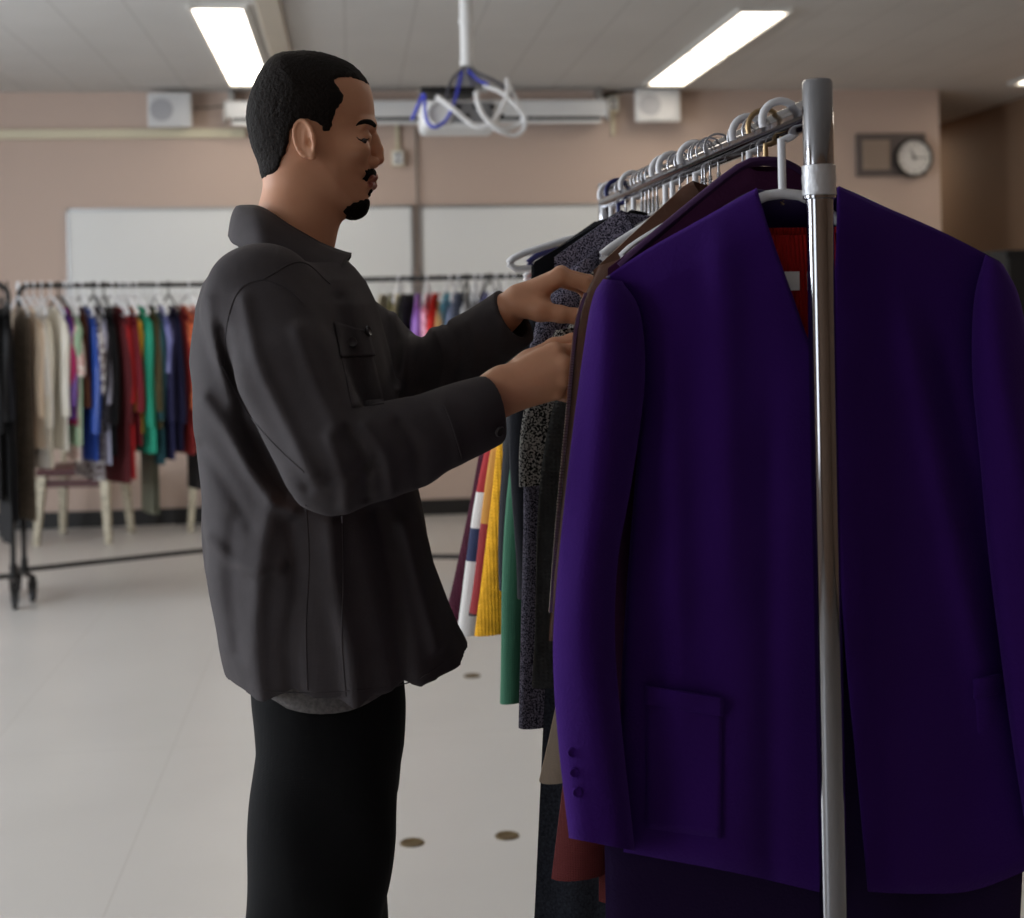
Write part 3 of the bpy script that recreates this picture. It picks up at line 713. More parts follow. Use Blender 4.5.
rowB = [
 (376, 'shirt', (196, 188, 168), 'plain', .7, .5, 'beige shirt hanging nearest the chest of the man on the far rack', 'wire'),
 (385, 'blouse', (122, 116, 84), 'plain', .66, .5, 'olive blouse hanging right of the beige shirt on the far rack', 'wire'),
 (392, 'blouse', (214, 204, 160), 'plain', .68, .5, 'cream yellow blouse hanging on the far rack left of the dark green top', 'white'),
 (401, 'top', (34, 40, 32), 'plain', .66, .5, 'dark green top hanging left of the lavender top on the far rack', 'wire'),
 (411, 'dress', (158, 110, 196), 'satin', .74, .4, 'lavender purple dress hanging on the far rack above the sleeve', 'wire'),
 (420, 'blouse', (206, 132, 150), 'floral', .68, .5, 'pink blouse hanging between the lavender dress and the red shirt', 'white'),
 (429, 'shirt', (206, 34, 28), 'plain', .7, .5, 'bright red shirt hanging on the far rack above the forearm', 'wire'),
 (437, 'shirt', (180, 140, 92), 'plain', .68, .5, 'tan shirt hanging between the red shirt and the sky blue shirt', 'wire'),
 (444, 'shirt', (122, 186, 208), 'plain', .68, .5, 'sky blue shirt hanging right of the tan shirt', 'white'),
 (452, 'shirt', (114, 122, 146), 'plain', .66, .5, 'slate blue shirt hanging between the sky blue and white shirts', 'white'),
 (460, 'shirt', (206, 206, 208), 'plain', .68, .5, 'white shirt hanging right of the slate blue shirt', 'black'),
 (468, 'shirt', (160, 160, 164), 'plain', .68, .5, 'mid grey shirt hanging right of the white shirt on the far rack', 'white'),
 (475, 'blouse', (188, 190, 192), 'dots', .66, .5, 'pale grey patterned blouse hanging left of the periwinkle shirt', 'white'),
 (482, 'shirt', (126, 126, 178), 'plain', .7, .5, 'periwinkle shirt hanging above the cuff of the far sleeve', 'black'),
 (490, 'blouse', (172, 182, 214), 'floral', .74, .5, 'pale blue flowered blouse hanging beside the far cuff', 'white'),
 (499, 'shirt', (150, 164, 206), 'dots', .76, .5, 'blue and white patterned shirt hanging just left of the raised hand', 'white'),
 (508, 'dress', (140, 160, 178), 'plain', 1.12, .5, 'long grey blue dress hanging on the far rack at the wrist of the man', 'white'),
]
hlab = {'white': 'white plastic hanger on the far rack beyond the arms', 'wire': 'steel wire hanger on the far rack beyond the arms', 'black': 'black plastic hanger on the far rack beyond the arms'}
hang_row(BL, BR, rzB, rowB, 'clothes on the far rack beyond the arms', 'hangers on the far rack', hlab, solver(BL, BR), 7, .036)
rowC = [
 (7, 'dress', (22, 20, 24), 'lace', 1.0, .5, 'black lace dress hanging at the left edge of the picture', 'black'),
 (1, 'dress', (14, 13, 15), 'plain', 1.1, .5, 'long plain black dress hanging second from the rack end at the left edge', 'black'),
 (-6, 'jacket', (18, 17, 19), 'wool', .9, .56, 'black wool jacket hanging third from the rack end at the left edge', 'black'),
]
hlab = {'black': 'black hanger on the rack cut off by the left edge'}
hang_row(CL, CR, rzC, rowC, 'black clothes at the left edge', 'hangers at the left edge', hlab, solver(CL, CR))
# ============================================================ CHROME RACK
M_chrome = mat('chrome', srgb(160, 160, 164), .09, 1.0); M_rail = mat('rail_chrome_dark', srgb(112, 110, 116), .11, 1.0); M_tape = mat('silver_tape', srgb(205, 205, 208), .4, .5, bump=(120, .6))  # rail is chrome too; its base colour is darkened to imitate dark reflections
RA = PY(800, 112, 1.60); RB = PZ(600, 200, RA.z); ZR = RA.z
rdir = (RB - RA).normalized(); rzR = math.atan2(rdir.y, rdir.x) - PI / 2
def rail_at(Y): return RA + rdir * ((Y - RA.y) / rdir.y)
RE = RB + rdir * .02
PT = PY(817, 80, 1.59)
t = thing('garment_rack', 'chrome rolling clothes rack in the foreground with a thick upright post', 'clothes rack', (PT.x, PT.y, 0), rzR)
Lr = (RE - Vector((PT.x, PT.y, ZR))).length
O3 = Vector((0, 0, 0)); rr_ = .0180
zt = PT.z
zc1 = PY(818, 166, 1.59).z; zc0 = PY(818, 196, 1.59).z
RM = Vector((0, 0, ZR))
MB().tube([RM + Vector((0, .0, 0)), RM + Vector((0, Lr, 0))], rr_, 24).build('rail', M_rail, t)
for s_, y in ((0, 0), (1, Lr)):
    MB().lathe((0, y, 0), [(0, zc0 + .004), (.0172, zc0 + .004), (.0172, zt - .003), (.0155, zt), (.0135, zt), (.0135, zt - .02), (0, zt - .02)], 32).build('upper_tube', M_chrome, t)
    MB().lathe((0, y, 0), [(0, .16), (.0155, .16), (.0155, zc0 + .01), (0, zc0 + .01)], 32).build('lower_tube', M_chrome, t)
    k = MB().lathe((0, y, 0), [(.017, zc0), (.0192, zc0 + .001), (.0188, zc0 + .012), (.0194, zc0 + .02), (.0187, zc1 - .008), (.0190, zc1), (.017, zc1 + .001)], 32).build('tape_collar', M_tape, t)
    MB().lathe((0, y, 0), [(.0155, zc0 - .004), (.0185, zc0 - .003), (.0185, zc0), (.0155, zc0 + .001)], 32).build('collar_ring', M_chrome, t)
    MB().tube([(-.28, y, .15), (.28, y, .15)], .016, 20).build('foot_bar', M_chrome, t)
    for q in (-1, 1):
        c = Vector((q * .26, y, .055))
        k = MB().lathe(c, [(0, -.014), (.05, -.014), (.055, -.009), (.055, .009), (.05, .014), (0, .014)], 24, 'x').build('caster', M_tyre, t)
        MB().hexa([c + Vector(v) for v in ((-.02, -.014, 0), (.02, -.014, 0), (.02, .014, 0), (-.02, .014, 0))], [c + Vector(v) for v in ((-.024, -.02, .09), (.024, -.02, .09), (.024, .02, .09), (-.024, .02, .09))]).build('fork', M_chrome, k)
MB().tube([(0, 0, .2), (0, Lr, .2)], .012, 16).build('base_rail', M_chrome, t)

# ------------------------------------------------------------ hangers on the chrome rail and what hangs on them
def near(name, cat, Y, w, L, sl, col, kind, label, drop=.062, slope=.08, neck=.075, dip=.05, thick=.022, flare=1.1, dx=0.0, out=.06, rad=.06, rc=.048, seed=0, lin=0.0, material=None, yaw=0.0, fwd=0.0, nf=3):
    p = rail_at(Y) + Vector((dx, 0, -drop))
    t = thing(name, label, cat, p, rzR + yaw, 'clothes on the chrome rack'); m = material or fabric(col, kind)
    body_shape(w, L, slope, neck, dip, thick, flare, .009, nf, seed, 28, 26).build('body', m, t, angle=70)
    if sl:
        for s_ in (-1, 1): sleeve_shape(s_, w, slope, sl, rad, rc, out, .5, seed + s_, 16, 18, fwd, lin).build('sleeve', m, t, angle=70)
    return t
def hang(kind, Y, label, w=.172, drop=.075, stem=.045, yaw=0.0):
    return hanger(kind, rail_at(Y), rzR, label, 'hangers on the chrome rail', rr_, w, drop, stem, yaw)
random.seed(3)
M_block = banded('block_knit', [(0, srgb(220, 212, 196)), (-.36, srgb(190, 132, 50)), (-.50, srgb(136, 22, 28)), (-.66, srgb(40, 18, 22))])
M_strip = banded('striped_knit', [(0, srgb(158, 22, 30)), (-.45, srgb(214, 210, 206)), (-.52, srgb(28, 40, 78)), (-.58, srgb(214, 210, 206)), (-.72, srgb(38, 20, 30))])
near('dress', 'dress', 1.765, .20, .86, .745, (84, 6, 5), 'plain', 'brick red dress whose sleeve edge and hem show just behind the purple blazer', drop=.09, slope=.10, flare=1.1, out=.02, lin=.055, rad=.05, rc=.05, seed=2)
t = near('jacket', 'jacket', 1.805, .205, .66, .64, (92, 58, 42), 'leather', 'brown leather jacket with shiny zipper edge that the hands are parting', drop=.055, slope=.115, out=.015, lin=.02, rad=.052, rc=.046, seed=3)
YZ = 1.787; JB = t.location.copy()
eL = spline([PY(u, v, YZ) for u, v in ((600, 266), (578, 318), (567, 420), (556, 540), (549, 640))], 41); eR = spline([PY(u, v, YZ + .004) for u, v in ((650, 250), (618, 330), (606, 420), (594, 540), (584, 640))], 41)
def flapf(u, v):
    i = int(round(v * 40)); return M3.inverted() @ (eL[i].lerp(eR[i], u) + Vector((0, -.008 * math.sin(PI * u) - .003 * math.sin(9 * v + 2 * u), 0)) - JB)
M3 = Matrix.Rotation(rzR, 3, 'Z')
MB().grid(flapf, 12, 40).build('front_panel', MATS[[k for k in MATS if MATS[k] == fabric((92, 58, 42), 'leather')][0]], t, solid=.006, angle=80)
zz = MB()
for q in spline(eL, 160)[24:148]:
    zz.box(M3.inverted() @ (q - JB) + Vector((-.001, -.004, 0)), (.0042, .005, .0026))
tag(zz.build('zipper', mat('zipper_teeth', srgb(215, 200, 190), .3, 1.0), t, smooth=False), 'shiny metal zipper teeth')
near('top', 'top', 1.735, .20, .62, .55, (58, 18, 52), 'velvet', 'burgundy velvet top peeking above the purple blazer shoulder on its velvet hanger', drop=.045, slope=.125, neck=.03, dip=.01, out=.03, rad=.05, seed=4)
near('jacket', 'jacket', 1.835, .19, .60, .65, (150, 134, 118), 'wool', 'taupe jacket of which only the hanging cuff shows below the brown jacket', drop=.09, slope=.1, out=-.01, lin=.108, rad=.045, rc=.042, seed=5)
near('dress', 'dress', 2.00, .17, .60, .565, (58, 58, 58), 'knit', 'charcoal grey knitted dress hanging behind the lower hand', drop=.105, slope=.09, out=.07, lin=.03, rad=.058, rc=.05, seed=6)
near('skirt', 'skirt', 2.045, .215, .92, 0, (36, 40, 50), 'denim', 'long dark denim skirt reaching the bottom of the picture beside the purple blazer', drop=.30, slope=.02, flare=1.28, seed=7, nf=4)
near('sweater', 'sweater', 2.085, .175, .55, .31, (120, 120, 120), 'bw', 'black and white flecked knit sweater with its sleeve just below the lower wrist', drop=.10, slope=.08, out=.062, lin=.025, rad=.06, rc=.058, seed=8)
near('jacket', 'jacket', 2.13, .205, .72, .715, (58, 56, 84), 'tweed', 'navy speckled tweed jacket with its shoulder right of the upper hand', drop=.07, slope=.07, neck=.10, out=.062, rad=.06, seed=9)
near('sweater', 'sweater', 2.18, .19, .55, .5, (96, 36, 26), 'knit', 'rust red sweater wedged between the tweed jacket and the black vest', drop=.07, out=.03, seed=10)
near('vest', 'vest', 2.23, .185, .55, 0, (14, 14, 16), 'wool', 'black vest under the white hanger in the middle of the chrome rail', drop=.06, neck=.06, seed=11)
near('jacket', 'jacket', 2.28, .215, .62, .55, (18, 19, 26), 'wool', 'black jacket with sloping shoulder behind the upper hand', drop=.062, out=.04, seed=12)
near('dress', 'dress', 2.34, .18, .74, .70, (52, 110, 82), 'plain', 'sage green dress whose long sleeve hangs beside the tweed jacket', drop=.09, out=.07, lin=.032, rad=.05, rc=.046, seed=13, flare=1.25)
near('shirt', 'shirt', 2.40, .20, .62, .56, (13, 14, 24), 'plain', 'midnight navy shirt on the chrome rack behind the sage green dress', out=.06, seed=14)
near('blouse', 'blouse', 2.46, .195, .66, .58, (16, 16, 19), 'plain', 'plain black blouse between the midnight navy shirt and the yellow cardigan', out=.055, seed=15)
near('cardigan', 'cardigan', 2.53, .17, .66, .60, (206, 150, 34), 'knit', 'mustard yellow cardigan with a long sleeve hanging below the cuff of the man', drop=.10, slope=.1, out=.085, lin=.035, rad=.058, rc=.055, seed=16)
near('sweater', 'sweater', 2.60, .17, .62, .58, None, None, 'colour block sweater in white, ochre and red beside the yellow cardigan', drop=.10, slope=.1, out=.06, lin=.075, rad=.055, rc=.05, seed=17, material=M_block)
near('sweater', 'sweater', 2.67, .17, .64, .635, None, None, 'striped sweater in red, white and navy left of the colour block sweater', drop=.10, slope=.1, out=.07, lin=.08, rad=.055, rc=.05, seed=18, material=M_strip)
near('cardigan', 'cardigan', 2.74, .17, .64, .63, (58, 18, 34), 'knit', 'dark maroon cardigan hanging last at the far end of the chrome rack', drop=.10, slope=.1, out=.08, lin=.085, rad=.055, rc=.05, seed=19)
hl = 'steel wire hanger hooked on the chrome rail among the crowded hooks'
for Y in (1.765, 1.835, 1.955, 2.00, 2.03, 2.045, 2.13, 2.18, 2.34, 2.37, 2.40, 2.43, 2.46, 2.60): hang('wire', Y, hl, w=.125 if 1.8 < Y < 2.1 else .172, yaw=random.uniform(-.12, .12))
hang('velvet', 1.735, 'purple flocked velvet hanger with gilt hook, beside the purple blazer', drop=.115, stem=.02, w=.185)
hang('white', 1.805, 'white plastic hanger of the brown leather jacket, second white hook from the post', yaw=.1)
hang('white', 2.085, 'white plastic hanger with big looped hook, midway along the chrome rail', w=.14, drop=.06, yaw=-.1)
hang('white', 2.23, 'white plastic hanger with its arm sloping down over the black vest', w=.15, drop=.07, yaw=.12)
hang('white', 2.28, 'white plastic hanger directly behind the one over the black vest', yaw=.1)
hang('white', 2.53, 'white plastic hanger of the yellow cardigan, its tip poking out past the black shoulders', w=.225, drop=.055, yaw=.0)
hang('blue', 2.67, 'dark blue plastic hanger near the far end of the chrome rail', drop=.05)
hang('white', 2.74, 'white plastic hanger at the far end of the chrome rail next to the rear post', yaw=.1)

# ------------------------------------------------------------ PURPLE BLAZER
YJ = 1.665
M_pur = fabric((51, 5, 98), 'wool'); M_purl = mat('purple_lining', srgb(32, 8, 70), .45, sheen=.1)
JO = rail_at(YJ) + Vector((0, 0, -.08))
jk = thing('blazer', 'purple collarless wool blazer hanging frontmost on the chrome rack', 'jacket', JO)
hang('white', YJ + .006, 'white plastic hanger inside the purple blazer, nearest the thick post', w=.15, drop=.085, stem=.064)
def pl_at(P, t):
    """point at fraction t of a smooth curve through pixel points"""
    return P[min(len(P) - 1, int(t * (len(P) - 1) + .5))]
def coons(top, bot, left, right, yfn, n=40, m=56):
    s2 = lambda q, k: spline([Vector((a, b, 0)) for a, b in q], k + 1)
    T, Bm, Lf, Rt = s2(top, n), s2(bot, n), s2(left, m), s2(right, m); mb = MB()
    def fn(u, v):
        i, j = int(round(u * n)), int(round(v * m))
        p = T[i] * (1 - v) + Bm[i] * v + Lf[j] * (1 - u) + Rt[j] * u - (T[0] * (1 - u) * (1 - v) + T[n] * u * (1 - v) + Bm[0] * (1 - u) * v + Bm[n] * u * v)
        return PY(p.x, p.y, yfn(u, v, p.x, p.y)) - JO
    return mb.grid(fn, n, m)
g1 = lambda x, c, s: math.exp(-((x - c) / s) ** 2)
def y_left(u, v, x, y):
    b = math.sin(PI * max(0, min(1, u)) * .5) ** .6 * min(1, v * 6 + .02) ** .7
    d = -.036 * b
    d -= .010 * g1(x, 722 + (y - 230) * .02, 17) * min(1, max(0, (y - 215) / 60)) * (1 - max(0, min(1, (y - 520) / 150)))
    d -= .008 * g1(x, 668 + (y - 300) * .03, 14) * min(1, max(0, (y - 330) / 60)) * (1 - max(0, min(1, (y - 600) / 200)))
    d += .007 * g1(x, 770, 14) * min(1, max(0, (y - 330) / 120))
    d += .005 * math.sin(x * .045 + y * .004) * min(1, max(0, (y - 500) / 300)) + .002 * math.sin(x * .02 + y * .05)
    return YJ + d
def y_right(u, v, x, y):
    b = math.sin(PI * max(0, min(1, (1 - u))) * .5) ** .6 * min(1, v * 6 + .02) ** .7
    d = -.036 * b
    c = 900 + (y - 300) * .22
    d -= .011 * g1(x, c, 16) * min(1, max(0, (y - 270) / 60)) * (1 - max(0, min(1, (y - 640) / 120)))
    d += .006 * g1(x, c + 30, 14) * min(1, max(0, (y - 300) / 60))
    d -= .006 * g1(x, 872 + (y - 500) * .06, 15) * min(1, max(0, (y - 400) / 200))
    d += .004 * math.sin(x * .05 - y * .004) * min(1, max(0, (y - 500) / 300)) + .002 * math.sin(x * .02 + y * .05)
    return YJ + d
outL = [(606, 277), (628, 300), (643, 345), (641, 420), (630, 560), (622, 700), (622, 851)]
outR = [(1000, 262), (988, 300), (986, 345), (996, 445), (1012, 560), (1030, 700), (1044, 862)]
coons([(606, 277), (650, 249), (700, 221), (757, 189)], [(622, 851), (660, 858), (715, 868), (770, 880), (824, 893)], outL, [(757, 189), (771, 236), (800, 318), (814, 365), (820, 450), (823, 600), (824, 893)], y_left).build('front_panel', M_pur, jk, solid=.004, angle=80)
coons([(838, 187), (880, 206), (940, 232), (1000, 262)], [(868, 891), (920, 893), (975, 889), (1044, 862)], [(838, 187), (837, 230), (834, 330), (836, 480), (845, 640), (856, 760), (868, 891)], outR, y_right).build('front_panel', M_pur, jk, solid=.004, angle=80)
coons([(606, 277), (680, 235), (750, 192), (775, 196), (800, 198), (822, 195), (842, 188), (920, 224), (1000, 262)], [(622, 851), (715, 866), (870, 872), (1044, 862)], outL, outR, lambda u, v, x, y: YJ + .038 * max(0, math.sin(PI * u)) ** .5 * min(1, v * 5 + .12)).build('back_panel', M_purl, jk, solid=.003, angle=80)
def sleeve_px(outer, inner, Y0, dep, name='sleeve', par=jk, ori=None, m=M_pur, n=24, k=40, lean=0.0, seed=1):
    A = spline([Vector((a, b, 0)) for a, b in outer], k); Bq = spline([Vector((a, b, 0)) for a, b in inner], k); rings = []; r = random.Random(seed); p1 = r.uniform(0, 6)
    for i in range(k):
        c = (A[i] + Bq[i]) / 2; h = (Bq[i] - A[i]) / 2; v = i / (k - 1); ring = []
        dd = dep * min(1, .35 + v * 4)
        for j in range(n):
            a = 2 * PI * j / n; q = c + h * math.cos(a); rip = 1 + .09 * math.sin(3 * a + 5 * v + p1) * min(1, v * 3) + .04 * math.sin(14 * v + 2 * a)
            ring.append(PY(q.x, q.y, Y0 + lean * v - dd * math.sin(a) * rip) - (ori or JO))
        rings.append(ring)
    return MB().loft(rings, True).build(name, m, par, angle=70)
oS = [(603, 279), (592, 300), (582, 360), (568, 470), (556, 590), (553, 660), (558, 740), (569, 838)]
iS = [(622, 281), (640, 312), (645, 380), (632, 480), (618, 560), (615, 640), (622, 730), (635, 851)]
sleeve_px(oS, iS, YJ - .012, .043, lean=-.02)
oR = [(985, 255), (974, 300), (972, 370), (979, 450), (989, 560), (1000, 650), (1012, 740), (1028, 845)]
iR = [(1003, 264), (1020, 300), (1034, 380), (1050, 480), (1062, 560), (1072, 650), (1082, 740), (1092, 840)]
sleeve_px(oR, iR, YJ - .012, .043, lean=-.02, seed=3)
def patch(corners, yfn, name, n=14, m=14, off=.006, solid=.003, par=jk, mm=M_pur):
    (a, b, c, d) = [Vector((q[0], q[1], 0)) for q in corners]
    def fn(u, v):
        p = a.lerp(b, u).lerp(d.lerp(c, u), v); return PY(p.x, p.y, yfn(p.x, p.y) - off * (1 + .8 * math.sin(PI * u) * (1 - v))) - JO
    return MB().grid(fn, n, m).build(name, mm, par, solid=solid, angle=80)
yl_ = lambda x, y: y_left((x - 625) / 198, max(0, (y - 230) / 640), x, y)
yr_ = lambda x, y: y_right((x - 850) / 150, max(0, (y - 230) / 640), x, y)
patch([(646, 697), (722, 704), (721, 838), (646, 828)], yl_, 'pocket'); patch([(645, 686), (724, 698), (723, 716), (645, 704)], yl_, 'pocket_flap', off=.011)
patch([(975, 690), (1010, 682), (1018, 820), (982, 826)], yr_, 'pocket'); patch([(973, 680), (1010, 672), (1012, 690), (974, 699)], yr_, 'pocket_flap', off=.011)
for u, v, Y in ((572, 752, YJ - .06), (574, 772, YJ - .062), (577, 792, YJ - .064)):
    p = PY(u, v, Y) - JO
    MB().lathe(p, [(0, .002), (.005, .002), (.006, 0), (.005, -.003), (.003, -.002), (0, -.002)], 14, 'y').build('cuff_button', M_pur, jk)
# matching trousers on the same hanger
p = PY(803, 560, YJ + .012)
t = thing('trousers', 'dark purple trousers hanging below the hem of the purple blazer', 'trousers', (p.x, p.y, p.z)); M_put = fabric((28, 5, 52), 'wool')
for q in trousers_shape(.145, .86, .024, 4, .72, 3.0): q.build('leg', M_put, t, angle=70)
# ribbed red top inside the blazer
M_rib = mat('red_rib', srgb(168, 26, 24), .9, spec=.2); nt = M_rib.node_tree; b = nt.nodes['Principled BSDF']
wv = nt.nodes.new('ShaderNodeTexWave'); wv.bands_direction = 'X'; wv.inputs['Scale'].default_value = 62; bp = nt.nodes.new('ShaderNodeBump'); bp.inputs['Strength'].default_value = .9; bp.inputs['Distance'].default_value = .003
tc = nt.nodes.new('ShaderNodeTexCoord'); nt.links.new(tc.outputs['Object'], wv.inputs['Vector']); nt.links.new(wv.outputs['Fac'], bp.inputs['Height']); nt.links.new(bp.outputs[0], b.inputs['Normal'])
p = PY(798, 225, YJ - .008)
t = thing('top', 'red ribbed knit top with a white tag, showing inside the neck of the purple blazer', 'top', p)
body_shape(.15, .36, .04, .085, .012, .012, 1.1, .002, 2, 3, 24, 20).build('body', M_rib, t, angle=70)
q = PY(791, 281, YJ - .022) - p
tag(MB().box(q, (.020, .0015, .022)).build('tag', M_white, t, smooth=False), 'small white care tag')
hang('gold', YJ + .008, 'brown wire hanger with twisted neck holding the red ribbed top', w=.11, drop=.05, stem=.07)
# ============================================================ THE MAN (facing +x, body centre at YM)
YM = 2.04
def hp(zx, zy, dy=0.0):
    """profile point measured on the enlarged head -> world point, dy sideways from the midline (negative = camera side)"""
    p = PY(180 + zx / 3.673, 30 + zy / 3.673, YM - abs(dy)); return np.array((p.x, YM + dy, p.z))
def mp(u, v, Y): return np.array(PY(u, v, Y))
M_skin = mat('skin', srgb(220, 162, 128), .48, sss=.12, noise=(26, srgb(210, 150, 116), .6), spec=.35)
nt = M_skin.node_tree
M_hair = mat('hair_black', srgb(24, 17, 13), .75, bump=(260, .9), spec=.15)
M_beard = mat('beard_black', srgb(22, 15, 12), .85, bump=(420, .9), spec=.1)
M_jkt = mat('charcoal_twill', srgb(66, 61, 63), .85, weave=(200, .25), sheen=.15, mottle=.12, spec=.25)
M_jean = mat('black_denim', srgb(14, 14, 16), .9, weave=(160, .3), spec=.2)
M_tee = mat('heather_grey', srgb(98, 94, 94), .95, noise=(220, srgb(120, 116, 114), .3), bump=(200, .3), spec=.2)
M_lip = mat('lip', srgb(128, 66, 56), .6)
man = thing('person', 'man in charcoal overshirt and black trousers, in profile, parting garments on the rack', 'person', tuple(mp(330, 900, YM)[:2]) + (0,))
MO = man.location.copy()

# ---- 2-D profile helper: signed distance table of a closed outline (x, z), sampled on a grid
def outline_sdf(poly, pad=.06, st=.002, n=6, smooth=True):
    P = [Vector((p[0], p[2], 0)) for p in poly]
    if smooth:
        m = len(P); Q = []
        for i in range(m):
            a, b, c, d = P[i - 1], P[i], P[(i + 1) % m], P[(i + 2) % m]
            for k in range(n):
                t = k / n; Q.append(0.5 * ((2 * b) + (c - a) * t + (2 * a - 5 * b + 4 * c - d) * t * t + (3 * b - a - 3 * c + d) * t ** 3))
    else: Q = P
    Q = np.array([(q.x, q.y) for q in Q]); lo = Q.min(0) - pad; hi = Q.max(0) + pad
    xs = np.arange(lo[0], hi[0] + st, st); zs = np.arange(lo[1], hi[1] + st, st)
    X, Z = np.meshgrid(xs, zs, indexing='ij'); pt = np.stack([X.ravel(), Z.ravel()], 1); d = np.full(len(pt), 1e9); ins = np.zeros(len(pt), bool)
    for i in range(len(Q)):
        a = Q[i - 1]; b = Q[i]; ba = b - a; t = np.clip(((pt - a) @ ba) / max(ba @ ba, 1e-12), 0, 1)
        d = np.minimum(d, np.hypot(*(pt - a - t[:, None] * ba).T))
        c = ((a[1] > pt[:, 1]) != (b[1] > pt[:, 1])); den = b[1] - a[1]
        if abs(den) > 1e-12: ins ^= c & (pt[:, 0] < (b[0] - a[0]) * (pt[:, 1] - a[1]) / den + a[0])
    T = np.where(ins, -d, d).reshape(X.shape)
    def f(x, z):
        i = np.clip((x - lo[0]) / st, 0, len(xs) - 1.001); j = np.clip((z - lo[1]) / st, 0, len(zs) - 1.001)
        i0 = i.astype(int); j0 = j.astype(int); fi = i - i0; fj = j - j0
        return T[i0, j0] * (1 - fi) * (1 - fj) + T[i0 + 1, j0] * fi * (1 - fj) + T[i0, j0 + 1] * (1 - fi) * fj + T[i0 + 1, j0 + 1] * fi * fj
    return f, lo, hi
skull = [(430, 94), (350, 108), (308, 168), (270, 250), (260, 330), (276, 420), (300, 480), (318, 540), (350, 590), (410, 640), (480, 680), (560, 696), (625, 690), (662, 682), (684, 660), (690, 634), (694, 608), (700, 592), (711, 580), (711, 568), (703, 556), (714, 546), (714, 530), (706, 510), (701, 478), (702, 430), (704, 390), (707, 372), (716, 352), (716, 322), (713, 280), (704, 226), (682, 178), (642, 138), (575, 106), (500, 94)]
sk_f, sk_lo, sk_hi = outline_sdf([hp(*p) for p in skull])
WT = [(z, w) for z, w in ((80, .073), (200, .0765), (300, .0775), (360, .075), (420, .0705), (480, .066), (540, .0615), (600, .057), (650, .0515), (700, .044))]
WTz = sorted([(hp(480, z)[2], w) for z, w in WT])
hx0 = hp(480, 300)[0]
def head_fn(P, grow=0.0, S=.085, wgrow=0.0, f=None):
    f = f or sk_f
    s = -(f(P[:, 0], P[:, 2]) - grow)
    W = np.interp(P[:, 2], [a for a, _ in WTz], [b for _, b in WTz])
    W = W * (1 - .16 * np.clip((P[:, 0] - hx0 - .035) / .05, 0, 1)) + wgrow        # face narrows forward
    q = np.sqrt((np.abs(P[:, 1] - YM) / W) ** 2 + np.maximum(0, 1 - s / S) ** 2)
    return (q - 1) * .078
B = Field()
lo = np.array((sk_lo[0] + .05, YM - .085, sk_lo[1] + .05)); hi = np.array((sk_hi[0] - .05, YM + .085, sk_hi[1] - .05))
B.add(lambda P: head_fn(P), lo, hi, 'u', .004)
# neck and throat
B.cap(hp(440, 520), hp(424, 690), .046, .0475, .02); B.cap(hp(424, 690), hp(402, 860), .0485, .050, .02)
B.cap(hp(470, 600), hp(450, 760), .042, .044, .02)
# brow, cheekbone, nose, lips, chin
for s_ in (-1, 1):
    B.ell(hp(690, 392, s_ * .033), (.017, .017, .0125), op='s', k=.012)
    B.cap(hp(704, 350, s_ * .012), hp(676, 344, s_ * .044), .006, .005, .012)
    B.ell(hp(636, 440, s_ * .044), (.022, .016, .014), k=.03)
    B.ell(hp(670, 396, s_ * .032), (.0128, .0125, .0122), k=.003)
    B.ell(hp(709, 484, s_ * .0125), (.009, .0075, .0075), k=.005)
    B.cap(hp(688, 400, s_ * .018), hp(690, 405, s_ * .043), .0012, .0012, .002, 's')
    B.ell(hp(724, 500, s_ * .006), (.004, .0028, .0026), op='s', k=.002)
B.chain([hp(698, 372), hp(710, 405), hp(722, 440), hp(729, 472)], [.0085, .0085, .009, .0078], .005)
B.cap(hp(729, 474), hp(712, 492), .0072, .006, .004)
B.cap(hp(705, 541, -.020), hp(711, 539, 0), .0035, .0058, .004); B.cap(hp(711, 539, 0), hp(705, 541, .020), .0058, .0035, .004)
B.cap(hp(702, 570, -.018), hp(708, 571, 0), .0035, .0056, .004); B.cap(hp(708, 571, 0), hp(702, 570, .018), .0056, .0035, .004)
B.cap(hp(712, 556, -.022), hp(716, 556, .022), .0012, .0012, .002, 's')
# ears
for s_ in (-1, 1):
    rot = Matrix.Rotation(s_ * math.radians(22), 3, 'Z') @ Matrix.Rotation(math.radians(-14), 3, 'Y')
    c = hp(461, 400, s_ * .0735)
    B.ell(c, (.0155, .0055, .0275), rot, k=.004)
    rim = []
    for k in range(15):
        a = math.radians(250 - k * 21); rim.append(c + np.array(rot @ Vector((.0135 * math.cos(a), s_ * .004, .0255 * math.sin(a)))))
    for k in range(14): B.cap(rim[k], rim[k + 1], .0028, .0028, .002)
    B.ell(c + np.array(rot @ Vector((.001, s_ * .0062, .003))), (.0088, .004, .0165), rot, 's', .003)
    B.ell(c + np.array(rot @ Vector((.005, s_ * .006, -.006))), (.0055, .0065, .007), rot, 's', .002)
    B.cap(c + np.array(rot @ Vector((.0025, s_ * .002, .010))), c + np.array(rot @ Vector((-.004, s_ * .002, -.010))), .0022, .0022, .002)
    B.ell(c + np.array(rot @ Vector((.0115, s_ * .003, -.005))), (.0035, .0035, .0055), rot, k=.003)
    B.ell(c + np.array(rot @ Vector((.004, s_ * .001, -.0245))), (.006, .0045, .0065), rot, k=.004)
# trunk (inside the clothes)
B.ell(mp(292, 352, YM), (.085, .15, .115), k=.03); B.ell(mp(310, 470, YM), (.09, .145, .17), k=.05); B.ell(mp(330, 640, YM), (.095, .15, .14), k=.05)
for s_ in (-1, 1): B.cap(mp(330, 660, YM + s_ * .085), mp(330, 800, YM + s_ * .092), .062, .045, .04)
B.cap(mp(282, 290, YM - .1), mp(282, 290, YM + .1), .045, .045, .05)
